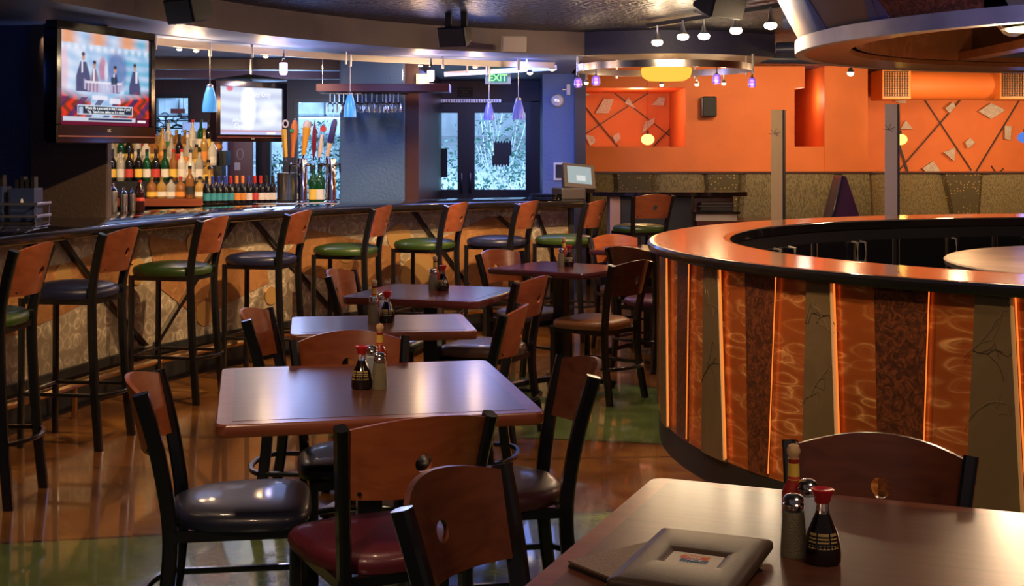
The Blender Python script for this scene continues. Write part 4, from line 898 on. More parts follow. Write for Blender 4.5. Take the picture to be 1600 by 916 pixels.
for i, P in enumerate(tiles):
    b = MB(); y0 = OY-.06; vs = [wp(a, c_, y0) for a, c_ in P]; vs += [(x, y0+.03, z) for x, y, z in vs]; n = len(P); b.add(vs, [tuple(range(n))[::-1], tuple(n+k for k in range(n))]+[(k, (k+1) % n, n+(k+1) % n, n+k) for k in range(n)])
    tag(b.build('stone_tile', TILE, smooth=False), tl[i]+' stone tile '+wh[i], 'wall art', 'stone tiles on the orange wall')

# duct with grilles
DU = thing('air_duct', 'orange painted air duct with two slotted grilles under the ceiling at right', 'duct', (0, 0, 0))
dd_ = 15.9; sd = FPX/dd_
def dxx(px): return (px-800)/sd
def dzz(py): return CAMH-(py-YH)/sd
ORB = plain('bright_orange_duct_paint', (.85, .26, .04), .45)
for a, b_ in ((1373, 1418), (1555, 1640)):
    b = MB(); b.box(dxx(a), dxx(b_), dd_-.15, dd_+.35, dzz(156), dzz(110)); g = b.build('grille_box', ORB, DU, smooth=False, bevel=.01)
    q = MB(); x0, x1 = dxx(a)+.03, dxx(b_)-.03
    for k in range(11): z = dzz(151)+(dzz(113)-dzz(151))*k/10; q.box(x0, x1, dd_-.165, dd_-.151, z-.004, z+.004)
    for k in range(int((x1-x0)/.03)+1): x = x0+k*.03; q.box(x-.003, x+.003, dd_-.168, dd_-.152, dzz(151), dzz(113))
    q.build('grille_bars', plain('dark_grille', (.06, .03, .015), .5), g, smooth=False)
b = MB(); b.tube([(dxx(1418), dd_+.1, dzz(132)), (dxx(1555), dd_+.1, dzz(132))], .37, sides=28); b.build('round_duct', ORANGE, DU)

# wall speaker
SPK = plain('speaker_black', (.012, .012, .013), .45)
x, y, z = wp(1107, 167, FY-.10); ws = thing('wall_speaker', 'small black loudspeaker on the orange wall above the bench', 'speaker', (x, y, z))
b = MB(); b.box(-.085, .085, -.09, .06, -.12, .12); b.build('cabinet', SPK, ws, smooth=False, bevel=.02); b = MB(); b.box(-.03, .03, .06, .099, -.03, .03); b.build('wall_bracket', BLKM, ws, smooth=False); b = MB(); b.box(-.07, .07, -.098, -.091, -.105, .105); b.build('front_grille', plain('speaker_grille', (.03, .028, .026), .7), ws, smooth=False)

# ------------------------------------------------------------------ host station and order terminal
HS = thing('host_station', 'black-topped host station with menu shelf behind the far stool', 'station', (0, 0, 0))
d = 12.9; s = FPX/d
X_ = lambda px: (px-800)/s
Z_ = lambda py: CAMH-(py-YH)/s
b = MB(); q = [(X_(928), d+.25), (X_(926), d), (X_(960), d-.12), (X_(1140), d-.12), (X_(1168), d), (X_(1170), d+.2), (X_(1140), d+.5), (X_(960), d+.5)]
b.prism(q, 1.035, 1.075); b.build('station_top', BTOP, HS, bevel=.012)
b = MB(); b.box(X_(970), X_(1080), d, d+.4, 0, 1.035); b.build('black_body', BLKM, HS, smooth=False)
b = MB(); b.box(X_(953), X_(969), d-.02, d+.4, 0, 1.035); b.build('side_panel', plain('pale_wood_panel', (.42, .24, .15), .5), HS, smooth=False)
b = MB(); b.box(X_(1086), X_(1148), d+.1, d+.4, 0, 1.035); b.build('cabinet', LAMR, HS, smooth=False)
b = MB(); b.box(X_(1086), X_(1150), d-.06, d+.1, Z_(345), Z_(334)); b.build('metal_band', SWM, HS)
b = MB(); b.box(X_(1080), X_(1154), d-.10, d+.1, Z_(334), Z_(330)); b.build('lower_shelf', BTOP, HS, smooth=False, bevel=.005)
b = MB(); b.box(X_(1088), X_(1148), d-.05, d+.1, 0, Z_(346)); b.build('lower_cabinet', LAMR, HS, smooth=False)
for k in range(6):
    x = X_(1118)+.012*((k*7) % 3-1); b = MB(); b.box(-.16, .16, -.07, .07, 0, .013)
    o = b.build('menu_folder', LEA if k % 2 else BLKM, smooth=False, bevel=.002); o.location = (x, d-.01, Z_(330)+.001+k*.0145); o.rotation_euler = (0, 0, .04*((k*5) % 3-1))
    tag(o, ['lowest', 'second lowest', 'third from bottom', 'third from top', 'second from top', 'topmost'][k]+' dark menu in the pile on the host station shelf', 'menu', 'menus on the host station')

PL = plain('dark_grey_plastic', (.055, .045, .042), .45)
x, y = (900-800)/FPX*11.0, 11.0
pt = thing('order_terminal', 'grey touchscreen order terminal on the far end of the bar', 'terminal', (x, y+.1, 1.071), radians(18), None)
b = MB(); b.box(-.16, .06, -.10, .16, 0, .10); b.build('base', PL, pt, smooth=False, bevel=.015)
Mx = Matrix.Translation((.03, .0, .19)) @ Matrix.Rotation(radians(-28), 4, 'X') @ Matrix.Rotation(radians(6), 4, 'Y')
def tbox(b, M, x0, x1, y0, y1, z0, z1, taper=1):
    vs = [M @ Vector((x*(taper if y == y1 else 1), y, z*(taper if y == y1 else 1))) for z in (z0, z1) for y in (y0, y1) for x in (x0, x1)]
    return b.add(vs, [(0, 2, 3, 1), (4, 5, 7, 6), (0, 1, 5, 4), (2, 6, 7, 3), (0, 4, 6, 2), (1, 3, 7, 5)])
b = MB(); tbox(b, Mx, -.14, .14, -.02, .05, -.115, .115); tbox(b, Mx, -.14, .14, .05, .13, -.115, .115, .6); hd = b.build('monitor', PL, pt, smooth=False, bevel=.008)
b = MB(); tbox(b, Mx, -.105, .105, -.024, -.0205, -.075, .085); b.build('screen', emit('terminal_screen', (.62, .72, .72), .62), hd, smooth=False)
b = MB(); tbox(b, Mx, -.03, .05, -.0262, -.0245, -.05, .0); b.build('screen_window', emit('terminal_window', (.9, .9, .88), .8), hd, smooth=False)
for k in range(4):
    b = MB(); b.lathe([(.10, 0), (.135, .006), (.14, .012), (.13, .011), (.09, .005)], seg=28); o = b.build('black_plate', BLK); o.location = (.27+.004*k, 10.96, 1.0715+.0125*k)
    tag(o, ['bottom', 'second', 'third', 'top'][k]+' black plate in the pile left of the order terminal', 'plate', 'black plates on the bar')

# ------------------------------------------------------------------ back bar shelves and bottles
BB = thing('back_bar', 'stepped back bar display carrying the bottle collection', 'shelf', (0, 0, 0))
for i, (y0, y1, z1) in enumerate(((10.95, 11.20, 1.08), (11.20, 11.36, 1.22), (11.36, 11.52, 1.35), (11.52, 11.72, 1.48))):
    b = MB(); b.box(-3.75, -2.36 if i == 0 else -2.50, y0, y1, z1-.06 if i == 0 else z1-.13, z1); b.build('shelf_step', EDGE if i == 0 else BLKM, BB, smooth=False)
b = MB(); b.box(-3.75, -1.50, 11.0, 11.9, 0, 1.02); b.build('cabinet', BLKM, BB, smooth=False)
b = MB(); b.box(-2.36, -1.50, 10.95, 11.9, 1.0, 1.03); b.build('counter', BTOP, BB, smooth=False)
def glassc(name, c, r=.06): return plain(name, c, r, 0, .4, trans=.5)
GC = {'clear': plain('clear_spirit_glass', (.80, .74, .60), .05, 0, .5, trans=.55), 'amber': glassc('amber_spirit', (.50, .20, .04)), 'dark': plain('dark_bottle_glass', (.012, .010, .008), .08, 0, .5), 'green': glassc('green_bottle_glass', (.015, .12, .035)),
      'gold': glassc('golden_spirit', (.72, .42, .10)), 'pale': plain('pale_bottle_glass', (.80, .74, .62), .08, 0, .4, trans=.2), 'blue': glassc('blue_bottle_glass', (.05, .14, .55)), 'red': glassc('red_liqueur', (.45, .03, .02))}
LB = {'white': plain('white_paper_label', (.82, .76, .64), .55), 'yellow': plain('yellow_paper_label', (.85, .55, .08), .55), 'red': plain('red_paper_label', (.62, .06, .04), .55), 'teal': plain('teal_paper_label', (.05, .32, .34), .55), 'orange': plain('orange_paper_label', (.80, .30, .05), .55), 'black': plain('black_paper_label', (.03, .03, .03), .5), 'green': plain('green_paper_label', (.06, .30, .10), .55)}
CP = {'black': plain('black_cap', (.015, .015, .015), .4), 'red': plain('red_cap', (.55, .03, .02), .35), 'gold': plain('gold_cap', (.65, .42, .12), .3, .8), 'white': plain('white_cap', (.75, .72, .68), .4), 'blue': plain('blue_cap', (.04, .06, .32), .35), 'orange': plain('orange_cap', (.85, .25, .04), .4), 'steel': plain('pour_spout_cap', (.5, .5, .5), .25, 1)}
PROF = {'round': [(.034, 0), (.038, .006), (.038, .17), (.034, .19), (.018, .215), (.0145, .23), (.0145, .275)], 'squat': [(.046, 0), (.05, .008), (.05, .10), (.042, .135), (.02, .155), (.016, .165), (.016, .19)],
        'wide': [(.040, 0), (.046, .008), (.048, .14), (.040, .18), (.020, .21), (.0155, .225), (.0155, .29)], 'tall': [(.032, 0), (.035, .006), (.035, .20), (.028, .23), (.0145, .26), (.013, .33)], 'wine': [(.025, 0), (.028, .004), (.028, .115), (.020, .135), (.0115, .148), (.011, .178)]}
def make_bottle(shape):
    t = thing('spirit_bottle' if shape != 'wine' else 'wine_bottle', '', 'bottle'); P = PROF[shape]; h = P[-1][1]; r = P[2][0]; z1 = P[2][1]
    b = MB(); b.lathe(P, seg=16); b.build('glass_body', GC['clear'], t); l = MB(); l.lathe([(r*1.012, z1*.20), (r*1.012, z1*.66)], seg=16); l.build('label', LB['white'], t)
    c_ = MB(); rn = P[-1][0]; c_.lathe([(rn*1.12, h-.006 if shape != 'wine' else h-.045), (rn*1.18, h+.02), (rn*.9, h+.024)], seg=12); c_.build('cap', CP['black'], t); return t
BP = {}
def bottle(shape, loc, gc, lb, cp, label, group, sc=1):
    if shape not in BP: BP[shape] = o = make_bottle(shape); o.location = loc
    else: o = clone(BP[shape], loc)
    for ch in KIDS(o):
        k = ch.name.split('.')[0]; m_ = {'glass_body': GC[gc], 'label': LB[lb], 'cap': CP[cp]}[k]
        ch.data = ch.data.copy(); ch.data.materials[0] = m_
    o.scale = (sc, sc, sc); o['label'] = label; o['group'] = group; return o
R = random.Random(21)
kinds_ = [('round', 'clear', 'white', 'black'), ('round', 'green', 'white', 'black'), ('wide', 'pale', 'white', 'steel'), ('round', 'clear', 'red', 'red'), ('wide', 'clear', 'white', 'gold'), ('squat', 'amber', 'orange', 'gold'), ('tall', 'clear', 'white', 'white'), ('round', 'dark', 'yellow', 'black'),
          ('round', 'amber', 'white', 'black'), ('wide', 'pale', 'green', 'steel'), ('squat', 'gold', 'yellow', 'black'), ('round', 'pale', 'white', 'red'), ('tall', 'gold', 'orange', 'gold'), ('round', 'dark', 'red', 'black'), ('wide', 'clear', 'orange', 'white'), ('round', 'amber', 'yellow', 'red')]
cn = {'clear': 'clear', 'amber': 'amber', 'dark': 'dark', 'green': 'green', 'gold': 'golden', 'pale': 'pale', 'blue': 'blue', 'red': 'red'}
ordn = ['first', 'second', 'third', 'fourth', 'fifth', 'sixth', 'seventh', 'eighth', 'ninth', 'tenth', 'eleventh', 'twelfth', 'thirteenth', 'fourteenth', 'fifteenth', 'sixteenth', 'seventeenth', 'eighteenth', 'nineteenth', 'twentieth']
rows = [('lowest step', 11.06, 1.0805, -3.06, -2.42, 8), ('second step', 11.28, 1.2205, -3.46, -2.56, 12), ('third step', 11.44, 1.3505, -3.50, -2.56, 13), ('top step', 11.60, 1.4805, -3.55, -2.56, 14)]
spec0 = [('squat', 'amber', 'yellow', 'gold'), ('squat', 'gold', 'white', 'gold'), ('squat', 'clear', 'white', 'black'), ('squat', 'amber', 'orange', 'red'), ('round', 'amber', 'black', 'black'), ('squat', 'gold', 'white', 'black'), ('wide', 'gold', 'green', 'black'), ('squat', 'gold', 'yellow', 'blue')]
for ri, (nm, y, z, x0, x1, n) in enumerate(rows):
    for k in range(n):
        sh, gc, lb, cp = spec0[k] if ri == 0 else kinds_[R.randrange(16)]
        x = x0+(x1-x0)*(k+.5)/n
        bottle(sh, (x, y+R.uniform(-.012, .012), z), gc, lb, cp, '%s glass bottle with %s label, %s from the left on the %s' % (cn[gc], lb, ordn[k], nm), 'spirit bottles on the stepped display', .86 if sh in ('wide', 'squat') else .92)
# small wine bottles in a row
wk = [('teal', 'black'), ('teal', 'blue'), ('teal', 'blue'), ('teal', 'blue'), ('teal', 'red'), ('orange', 'orange'), ('orange', 'orange'), ('white', 'blue'), ('red', 'red'), ('white', 'red'), ('white', 'black'), ('white', 'black')]
for k, (lb, cp) in enumerate(wk):
    px = 323+k*9.4; dd2 = 10.22+.02*k; x = (px-800)/FPX*dd2
    bottle('wine', (x, dd2, 1.071), 'dark', lb, cp, 'small dark wine bottle, %s label, %s cap, %s in the row' % (lb, cp, ordn[k]), 'small wine bottles on the bar', 1.06)
wl = thing('wine_riser', 'low dark riser under the row of small wine bottles', 'riser', (0, 0, 0))
b = MB(); b.prism([((316-800)/FPX*10.14, 10.14), ((438-800)/FPX*10.36, 10.36), ((438-800)/FPX*10.54, 10.54), ((316-800)/FPX*10.32, 10.32)], 0, 1.07); b.build('riser_body', BTOP, wl, smooth=False)
# near items on the bar beside the brown column
TIN = plain('brushed_tin', (.60, .56, .52), .28, 1)
for k, (px, h, r, dd2) in enumerate(((175.5, .20, .033, 8.72), (193, .17, .026, 8.78), (206, .17, .026, 8.86))):
    t = thing('cocktail_shaker', ['tall steel shaker tin touching the brown column', 'middle steel shaker tin left of the dark soda bottle', 'steel shaker tin just left of the dark soda bottle'][k], 'shaker tin', ((px-800)/FPX*dd2, dd2, 1.0705), 0, 'steel shaker tins')
    b = MB(); b.lathe([(r*.8, 0), (r, .01), (r*1.05, h*.72), (r*.95, h*.74)], seg=20); b.build('tin', TIN, t); b = MB(); b.lathe([(r*.96, h*.735), (r*.8, h*.82), (r*.45, h*.88), (r*.42, h)], seg=18); b.build('strainer_top', CHROME, t)
t = thing('soda_bottle', 'dark soda bottle with red neck beside the shaker tins', 'bottle', ((218.5-800)/FPX*8.9, 8.9, 1.0705)); b = MB(); b.lathe([(.028, 0), (.032, .005), (.032, .07), (.028, .10), (.032, .12), (.026, .16), (.012, .19), (.012, .205)], seg=20); b.build('bottle', plain('cola', (.03, .008, .005), .06, 0, .5), t)
b = MB(); b.lathe([(.0325, .075), (.0300, .098)], seg=20); b.build('label', LB['red'], t); b = MB(); b.lathe([(.014, .200), (.014, .215)], seg=14); b.build('cap', CP['red'], t)
# caddy at the far left
cd = thing('bar_caddy', 'chrome-railed tray with dark blue boxes at the left end of the bar', 'caddy', (-2.86, 7.55, 1.0705))
b = MB(); b.box(-.17, .17, -.10, .10, 0, .012); b.build('tray', BLKM, cd, smooth=False)
for z in (.045, .115):
    b = MB(); b.tube([(-.18, -.11, z), (.18, -.11, z), (.18, .11, z), (-.18, .11, z)], .012, .016, sides=8, closed=True); b.build('rail', BRUSH, cd)
for x, y in ((-.17, -.105), (.17, -.105), (-.17, .105), (.17, .105)):
    b = MB(); b.tube([(x, y, .0), (x, y, .12)], .010, sides=8); b.build('rail_post', CHROME, cd)
NB = plain('dark_blue_card', (.02, .035, .11), .5)
for k, (x, h) in enumerate(((-.10, .20), (.08, .19))):
    t = thing('napkin_box', ['left', 'right'][k]+' dark blue box standing in the chrome-railed caddy', 'box', (-2.86+x, 7.55, 1.083), 0, 'blue boxes in the caddy')
    b = MB(); b.box(-.07, .07, -.07, .07, 0, h); b.build('box_body', NB, t, smooth=False, bevel=.003); b = MB(); b.lathe([(.001, 0), (.012, .0), (.012, .003)], (0, 0, 0), 12, M=Matrix.Rotation(radians(90), 4, 'X')); o = b.build('oval_mark', WHITE, t); o.location = (0, -.071, h*.6); o.scale = (.6, 1, 1.6)
    for j in range(4): b = MB(); b.box(-.055+.03*j, -.035+.03*j, -.03, .03, h-.02, h+.05+.015*(j % 2)); b.build('folded_card', BLKM, t, smooth=False)

# beer taps
def tap_tower(px, d, label):
    t = thing('tap_tower', label, 'beer tap', ((px-800)/FPX*d, d, 1.0705), 0, 'chrome beer towers'); b = MB()
    b.lathe([(.058, 0), (.058, .01), (.045, .016), (.040, .022), (.040, .345), (.037, .352)], seg=26); b.build('column', CHROME, t)
    for k, a in enumerate((-1, 0, 1)):
        b = MB(); b.tube([(a*.03, -.02, .30), (a*.075, -.06, .305), (a*.08, -.075, .30)], .022, sides=10); b.tube([(a*.08, -.075, .31), (a*.085, -.09, .24)], .014, sides=8); b.build('faucet', CHROME, t)
    return t
tap_tower(472, 10.32, 'left chrome beer tap column'); tap_tower(517, 10.38, 'right chrome beer tap column next to the blue column')
ht = [((446, 246), (443, 188), 8.5, 'tan', 'yellow square tap handle with a ring top'), ((457, 246), (461, 188), 11, 'orange', 'orange paddle tap handle with a green oval'), ((474, 242), (481, 188), 13, 'amber', 'amber tap handle shaped like a beer glass'),
      ((490, 245), (492, 190), 7, 'maroon', 'maroon pointed tap handle with white lettering'), ((499, 246), (505, 194), 10, 'cream', 'cream tap handle with a round red badge'), ((511, 244), (524, 186), 10, 'navy', 'dark blue tilted tap handle over a pale grip')]
TM = {'tan': plain('yellow_wood_handle', (.85, .48, .06), .4), 'orange': plain('burnt_orange_handle', (.75, .20, .03), .4), 'amber': plain('beer_amber_handle', (.90, .42, .04), .3), 'maroon': plain('maroon_handle', (.20, .01, .03), .4), 'cream': plain('cream_handle', (.80, .62, .45), .4), 'navy': plain('navy_handle', (.04, .03, .16), .4)}
for i, (bt_, tp, w, mk, lab) in enumerate(ht):
    d = 10.2; sc_ = FPX/d; A = at(*bt_, d); B = at(*tp, d); t = thing('beer_pull', lab, 'beer pull', A, 0, 'beer tap handles'); v = B-A; l = v.length; ang = atan2(v.x, v.z); Mr = Matrix.Rotation(ang, 4, 'Y'); r = w/sc_/2
    b = MB(); b.lathe([(.007, -.03), (.007, 0), (.009, .005)], (0, 0, 0), 12, M=Mr); b.build('ferrule', CHROME, t)
    b = MB()
    if i == 0: b.lathe([(r*.7, 0), (r*.85, .01), (r, l*.75), (r*.9, l*.76)], seg=4, M=Mr); b.build('handle', TM[mk], t); c_ = MB(); c_.tube([(.020*cos(2*pi*k/16), 0, l*.90+.026*sin(2*pi*k/16)) for k in range(16)], .014, sides=8, closed=True); c_.build('ring_top', TM['cream'], t)
    elif i == 1: b.lathe([(r*.45, 0), (r*.6, l*.35), (r, l*.62), (r, l*.85), (r*.5, l)], seg=16, M=Mr); b.build('handle', TM[mk], t); c_ = MB(); c_.lathe([(.001, 0), (.017, .0), (.015, .004)], (.0, -r-.001, l*.72), 18, M=Matrix.Rotation(radians(90), 4, 'X')); o = c_.build('green_badge', LB['green'], t); c2 = MB(); c2.sphere((v.x, 0, l+.008), .008); c2.build('knob', CHROME, t)
    elif i == 2: b.lathe([(r*.45, 0), (r*.55, .02), (r*.75, l*.5), (r, l*.72), (r*.95, l*.8)], seg=18, M=Mr); b.build('handle', TM[mk], t); c_ = MB(); c_.lathe([(r*.97, l*.79), (r*1.02, l*.86), (r*.8, l*.96), (r*.3, l)], seg=18, M=Mr); c_.build('foam_top', TM['cream'], t)
    elif i == 3: b.lathe([(r*.5, 0), (r, l*.3), (r, l*.7), (r*.5, l*.85), (.001, l*1.08)], seg=6, M=Mr); b.build('handle', TM[mk], t)
    elif i == 4: b.lathe([(r*.55, 0), (r*.7, l*.25), (r*.4, l*.7)], seg=16, M=Mr); b.build('handle', TM[mk], t); c_ = MB(); c_.lathe([(.004, -.01), (.024, -.01), (.024, .01), (.004, .01)], (v.x, 0, l*.85), 22, M=Matrix.Rotation(radians(90), 4, 'X')); c_.build('round_badge', LB['red'], t); c2 = MB(); c2.sphere((v.x, 0, l*.85+.032), .009); c2.build('knob', CHROME, t)
    else: b.lathe([(r*.8, l*.35), (r, l*.4), (r*.95, l*.9), (r*.5, l)], seg=14, M=Mr); b.build('handle', TM[mk], t); c_ = MB(); c_.lathe([(r*.6, 0), (r*.85, l*.35)], seg=14, M=Mr); c_.build('pale_grip', TM['cream'], t)
# ice bucket, drip tray, green bottles
t = thing('ice_bucket', 'wide brushed steel wine cooler behind the left beer column', 'bucket', ((449-800)/FPX*11.25, 11.25, 1.0305)); b = MB(); b.lathe([(.080, 0), (.085, .01), (.087, .255), (.092, .262), (.080, .262), (.075, .06)], seg=32); b.build('bucket', BRUSH, t)
b = MB(); b.lathe([(.09, .0), (.09, .03)], seg=32); b.build('base_ring', BLKM, t)
q = thing('drip_tray', 'long pale cutting board under the beer columns', 'tray', (0, 0, 0)); b = MB(); P = [((406-800)/FPX*10.2, 10.14), ((530-800)/FPX*10.4, 10.24), ((530-800)/FPX*10.42, 10.5), ((402-800)/FPX*10.4, 10.34)]
b.prism(P, 1.0703, 1.0705); b.build('board', plain('pale_bar_mat', (.55, .47, .38), .5), q, smooth=False)
for k, px in enumerate((490, 500)):
    bottle('round', ((px-800)/FPX*11.2, 11.2, 1.0305), 'green', 'white' if k else 'yellow', 'black', 'green bottle with %s label standing %s between the beer columns' % (('yellow', 'left'), ('white', 'right'))[k], 'green bottles between the beer columns', 1.1)

# glass rack and hanging glasses
GR = thing('glass_rack', 'maroon hanging shelf with rails for stemmed glasses in front of the blue column', 'rack', (0, 0, 0)); rz_ = 1.965
xa, xb = (497-800)/189, (703-800)/189
b = MB(); b.box(xa, xb, 10.78, 11.12, rz_, rz_+.065); b.build('shelf', plain('maroon_rack_wood', (.14, .035, .04), .4), GR, smooth=False, bevel=.004)
for k in range(5): y = 10.82+.06*k; b = MB(); b.tube([(xa+.03, y, rz_-.012), (xb-.35, y, rz_-.012)], .006, sides=6); b.build('glass_rail', CHROME, GR)
for x in (xa+.03, (628-800)/189, ): b = MB(); b.tube([(x, 10.95, rz_+.06), (x, 10.95, 2.27)], .006, sides=6); b.build('hanging_cable', CHROME, GR)
WGS = GL
def wineglass():
    t = thing('wine_glass', '', 'wine glass'); b = MB(); b.lathe([(.026, -.004), (.027, -.002), (.006, -.004), (.0035, -.012), (.0035, -.075)], seg=18); b.build('stem_and_foot', WGS, t)
    b = MB(); b.lathe([(.004, -.075), (.022, -.088), (.0285, -.112), (.028, -.135), (.0245, -.158), (.0235, -.158), (.027, -.135), (.0275, -.112), (.021, -.089), (.001, -.078)], seg=20); b.build('bowl', WGS, t); return t
wg = wineglass(); first = True
gp = [(516, 10.88), (523, 10.98), (530, 10.88), (537, 10.98), (559, 10.88), (566, 11.0), (572, 10.88), (581, 10.85), (589, 10.98), (598, 10.85), (603, 11.0), (609, 10.85), (615, 10.97), (622, 10.85)]
for k, (px, y) in enumerate(gp):
    o = wg if k == 0 else clone(wg); o.location = ((px-800)/FPX*y, y, rz_-.008); o['label'] = 'upside-down stemmed glass, %s from the left under the maroon rack' % ordn[k]; o['group'] = 'stemmed glasses under the rack'

# ------------------------------------------------------------------ televisions
def screen_mesh(name, w, h, fn, nx, ny, parent, strength):
    me = bpy.data.meshes.new(name); vs = [(-w/2+w*i/nx, 0, -h/2+h*j/ny) for j in range(ny+1) for i in range(nx+1)]; fs = [(j*(nx+1)+i, j*(nx+1)+i+1, (j+1)*(nx+1)+i+1, (j+1)*(nx+1)+i) for j in range(ny) for i in range(nx)]
    me.from_pydata(vs, [], fs); at_ = me.color_attributes.new('picture', 'FLOAT_COLOR', 'POINT')
    for k in range(len(vs)): c_ = fn((k % (nx+1))/nx, (k//(nx+1))/ny); at_.data[k].color = (*c_, 1)
    m = bpy.data.materials.new(name+'_picture'); m.use_nodes = True; nt = m.node_tree; nt.nodes.clear(); a = nt.nodes.new('ShaderNodeAttribute'); a.attribute_name = 'picture'; e = nt.nodes.new('ShaderNodeEmission'); o = nt.nodes.new('ShaderNodeOutputMaterial'); e.inputs[1].default_value = strength
    nt.links.new(a.outputs[0], e.inputs[0]); nt.links.new(e.outputs[0], o.inputs[0]); me.materials.append(m); ob = bpy.data.objects.new(name, me); COL.objects.link(ob); ob.parent = parent; return ob
def mixc(a, b, t): t = max(0, min(1, t)); return tuple(x+(y-x)*t for x, y in zip(a, b))
def blob(u, v, cu, cv, ru, rv): return max(0, min(1, 1.6*(1-((u-cu)/ru)**2-((v-cv)/rv)**2)))
def tv1(u, v):
    n_ = .5+.25*sin(u*31+sin(v*9)*2)+.25*sin(v*47+u*13)
    c = mixc((.30, .50, .78), (.85, .88, 1), .55*n_+.25*blob(u, v, .12, .65, .2, .4)); c = mixc(c, (.08, .42, .62), .75*(u > .70)*(.5+.5*sin(v*55))*(v > .35))
    c = mixc(c, (.10, .16, .42), .8*blob(u, v, .62, .62, .14, .26)); c = mixc(c, (.55, .10, .18), .7*blob(u, v, .46, .62, .05, .16)); c = mixc(c, (.75, .78, .95), .8*blob(u, v, .50, .60, .025, .12)); c = mixc(c, (.9, .5, .55), .6*blob(u, v, .05, .6, .05, .3))
    c = mixc(c, (.85, .33, .12), (v > .88)*(.5+.5*sin(u*19))*.9); c = mixc(c, (.95, .92, 1), .75*max(0, 1-abs(v-.84)*18)*(.6+.4*sin(u*80)))
    for cu, top, hw, side in ((.25, .78, .085, 0), (.37, .70, .06, 0), (.60, .665, .055, 0), (.83, .71, .075, 1)):      # suited figures
        d = (top-.09)-v
        if d > 0 and v > .36: w_ = hw*min(1, .45+d*3.2); c = mixc(c, (.07, .06, .16) if cu != .37 else (.30, .16, .22), .95*max(0, min(1, (w_-abs(u-cu))*70))); c = mixc(c, (.85, .85, .95), .9*(abs(u-cu+.01-.03*side) < .010)*(d < .13))
        c = mixc(c, (.58, .32, .26), 1.0*blob(u, v, cu, top-.045, .020, .045)); c = mixc(c, (.07, .04, .06), blob(u, v, cu, top-.012, .022, .026))
    c = mixc(c, (.62, .50, .70), .95*(abs(v-.40-.05*((u-.47)/.22)**2) < .055)*(abs(u-.47) < .22)*(.55+.45*sin(u*170)))
    c = mixc(c, (.88, .86, .98), .8*(abs(v-.465) < .012)*(abs(u-.47) < .20)); c = mixc(c, (.03, .05, .10), .95*(abs(u-.59) < .035)*(abs(v-.50) < .045))
    f = max(0, min(1, (.40-.10*(1-abs(u-.45)*2.6)-v)*9)); r_ = .6+.4*sin(u*60+sin(v*37)*2); c = mixc(c, (.78*r_, .04, .02), f*(abs(u-.45) > .12)); c = mixc(c, (.05, .03, .12), .8*(v < .30)*(.5+.5*sin(u*33-v*24) > .72))
    c = mixc(c, (.85, .82, .95), .9*((abs(v-.30) < .022)*(abs(u-.43) < .085)+(abs(v-.27) < .028)*(abs(u-.60) < .065)))
    c = mixc(c, (.02, .03, .06), .97*(.19 < u < .80)*(.115 < v < .215)); c = mixc(c, (.70, .80, .95), .9*(.185 < u < .805)*(.108 < v < .222)*(not (.195 < u < .795 and .12 < v < .21))); c = mixc(c, (.55, .68, .9), .8*(.20 < u < .25)*(.13 < v < .20))
    c = mixc(c, (.14, .01, .03), (v < .092)*1.0); c = mixc(c, (.66, .68, .80), (.045 < v < .085)*(.04 < u < .84)*.9); c = mixc(c, (.02, .03, .10), (.052 < v < .075)*(.30 < u < .80)); c = mixc(c, (.95, .9, .95), (.045 < v < .07)*(.86 < u < .96)); return c
def tv2(u, v):
    c = (.72, .78, .95); c = mixc(c, (.40, .42, .62), .5*(.5+.5*sin(v*26+sin(u*5)*1.2))); c = mixc(c, (1, 1, 1), .9*blob(u, v, .45, .55, .14, .6)); c = mixc(c, (.75, .05, .10), .8*blob(u, v, .16, .97, .06, .08)); c = mixc(c, (1, 1, 1), .6*blob(u, v, .78, .45, .2, .3))
    c = mixc(c, (.55, .30, .38), .9*(v < .10)); c = mixc(c, (.5, .55, .9), (v < .055)*.9); c = mixc(c, (.95, .9, .95), (.01 < v < .05)*(.75 < u < .9)); return c
PIANO = plain('glossy_black_bezel', (.008, .004, .006), .1, 0, .6)
def television(P0, P1, z0, z1, fn, strength, label, caps, nx, ny, bot=.095):
    x0, y0 = P0; x1, y1 = P1; w = hypot(x1-x0, y1-y0); h = z1-z0; t = thing('television', label, 'television', ((x0+x1)/2, (y0+y1)/2, (z0+z1)/2), atan2(y1-y0, x1-x0), 'bar televisions')
    b = MB(); k = .045; zb = -h/2+h*bot*1.6
    b.box(-w/2, w/2, -.03, .045, h/2-.05, h/2); b.box(-w/2, w/2, -.03, .045, -h/2, zb); b.box(-w/2, -w/2+k, -.03, .045, zb, h/2-.05); b.box(w/2-k, w/2, -.03, .045, zb, h/2-.05); b.box(-w/2+.02, w/2-.02, .0, .075, -h/2+.02, h/2-.02); b.build('bezel', PIANO, t, smooth=False, bevel=.004)
    sw_, sh_ = w-2*k, h/2-.05-zb; s = screen_mesh('screen', sw_, sh_, fn, nx, ny, t, strength); s.location = (0, -.012, (zb+h/2-.05)/2)
    b = MB(); b.box(-w/2+.01, w/2-.01, -.034, -.03, -h/2+.035, -h/2+.043); b.build('bezel_line', plain('dark_red_trim', (.20, .04, .03), .3), t, smooth=False)
    text('LG', .028, WHITE, t, Matrix.Translation((.0, -.0325, zb-.03)) @ Matrix.Rotation(pi/2, 4, 'X'), 'logo_lettering', .0006)
    b = MB(); b.tube([(0, .07, 0), (0, .16, 0)], .12, .10); b.build('mount_arm', BLKM, t, smooth=False)
    for s_, sz, u, v in caps: text(s_, sz, emit('caption_white', (1, 1, 1), 1.1), s, Matrix.Translation(((u-.5)*sw_, -.002, (v-.5)*sh_)) @ Matrix.Rotation(pi/2, 4, 'X'), 'caption_lettering', .0003)
    return t
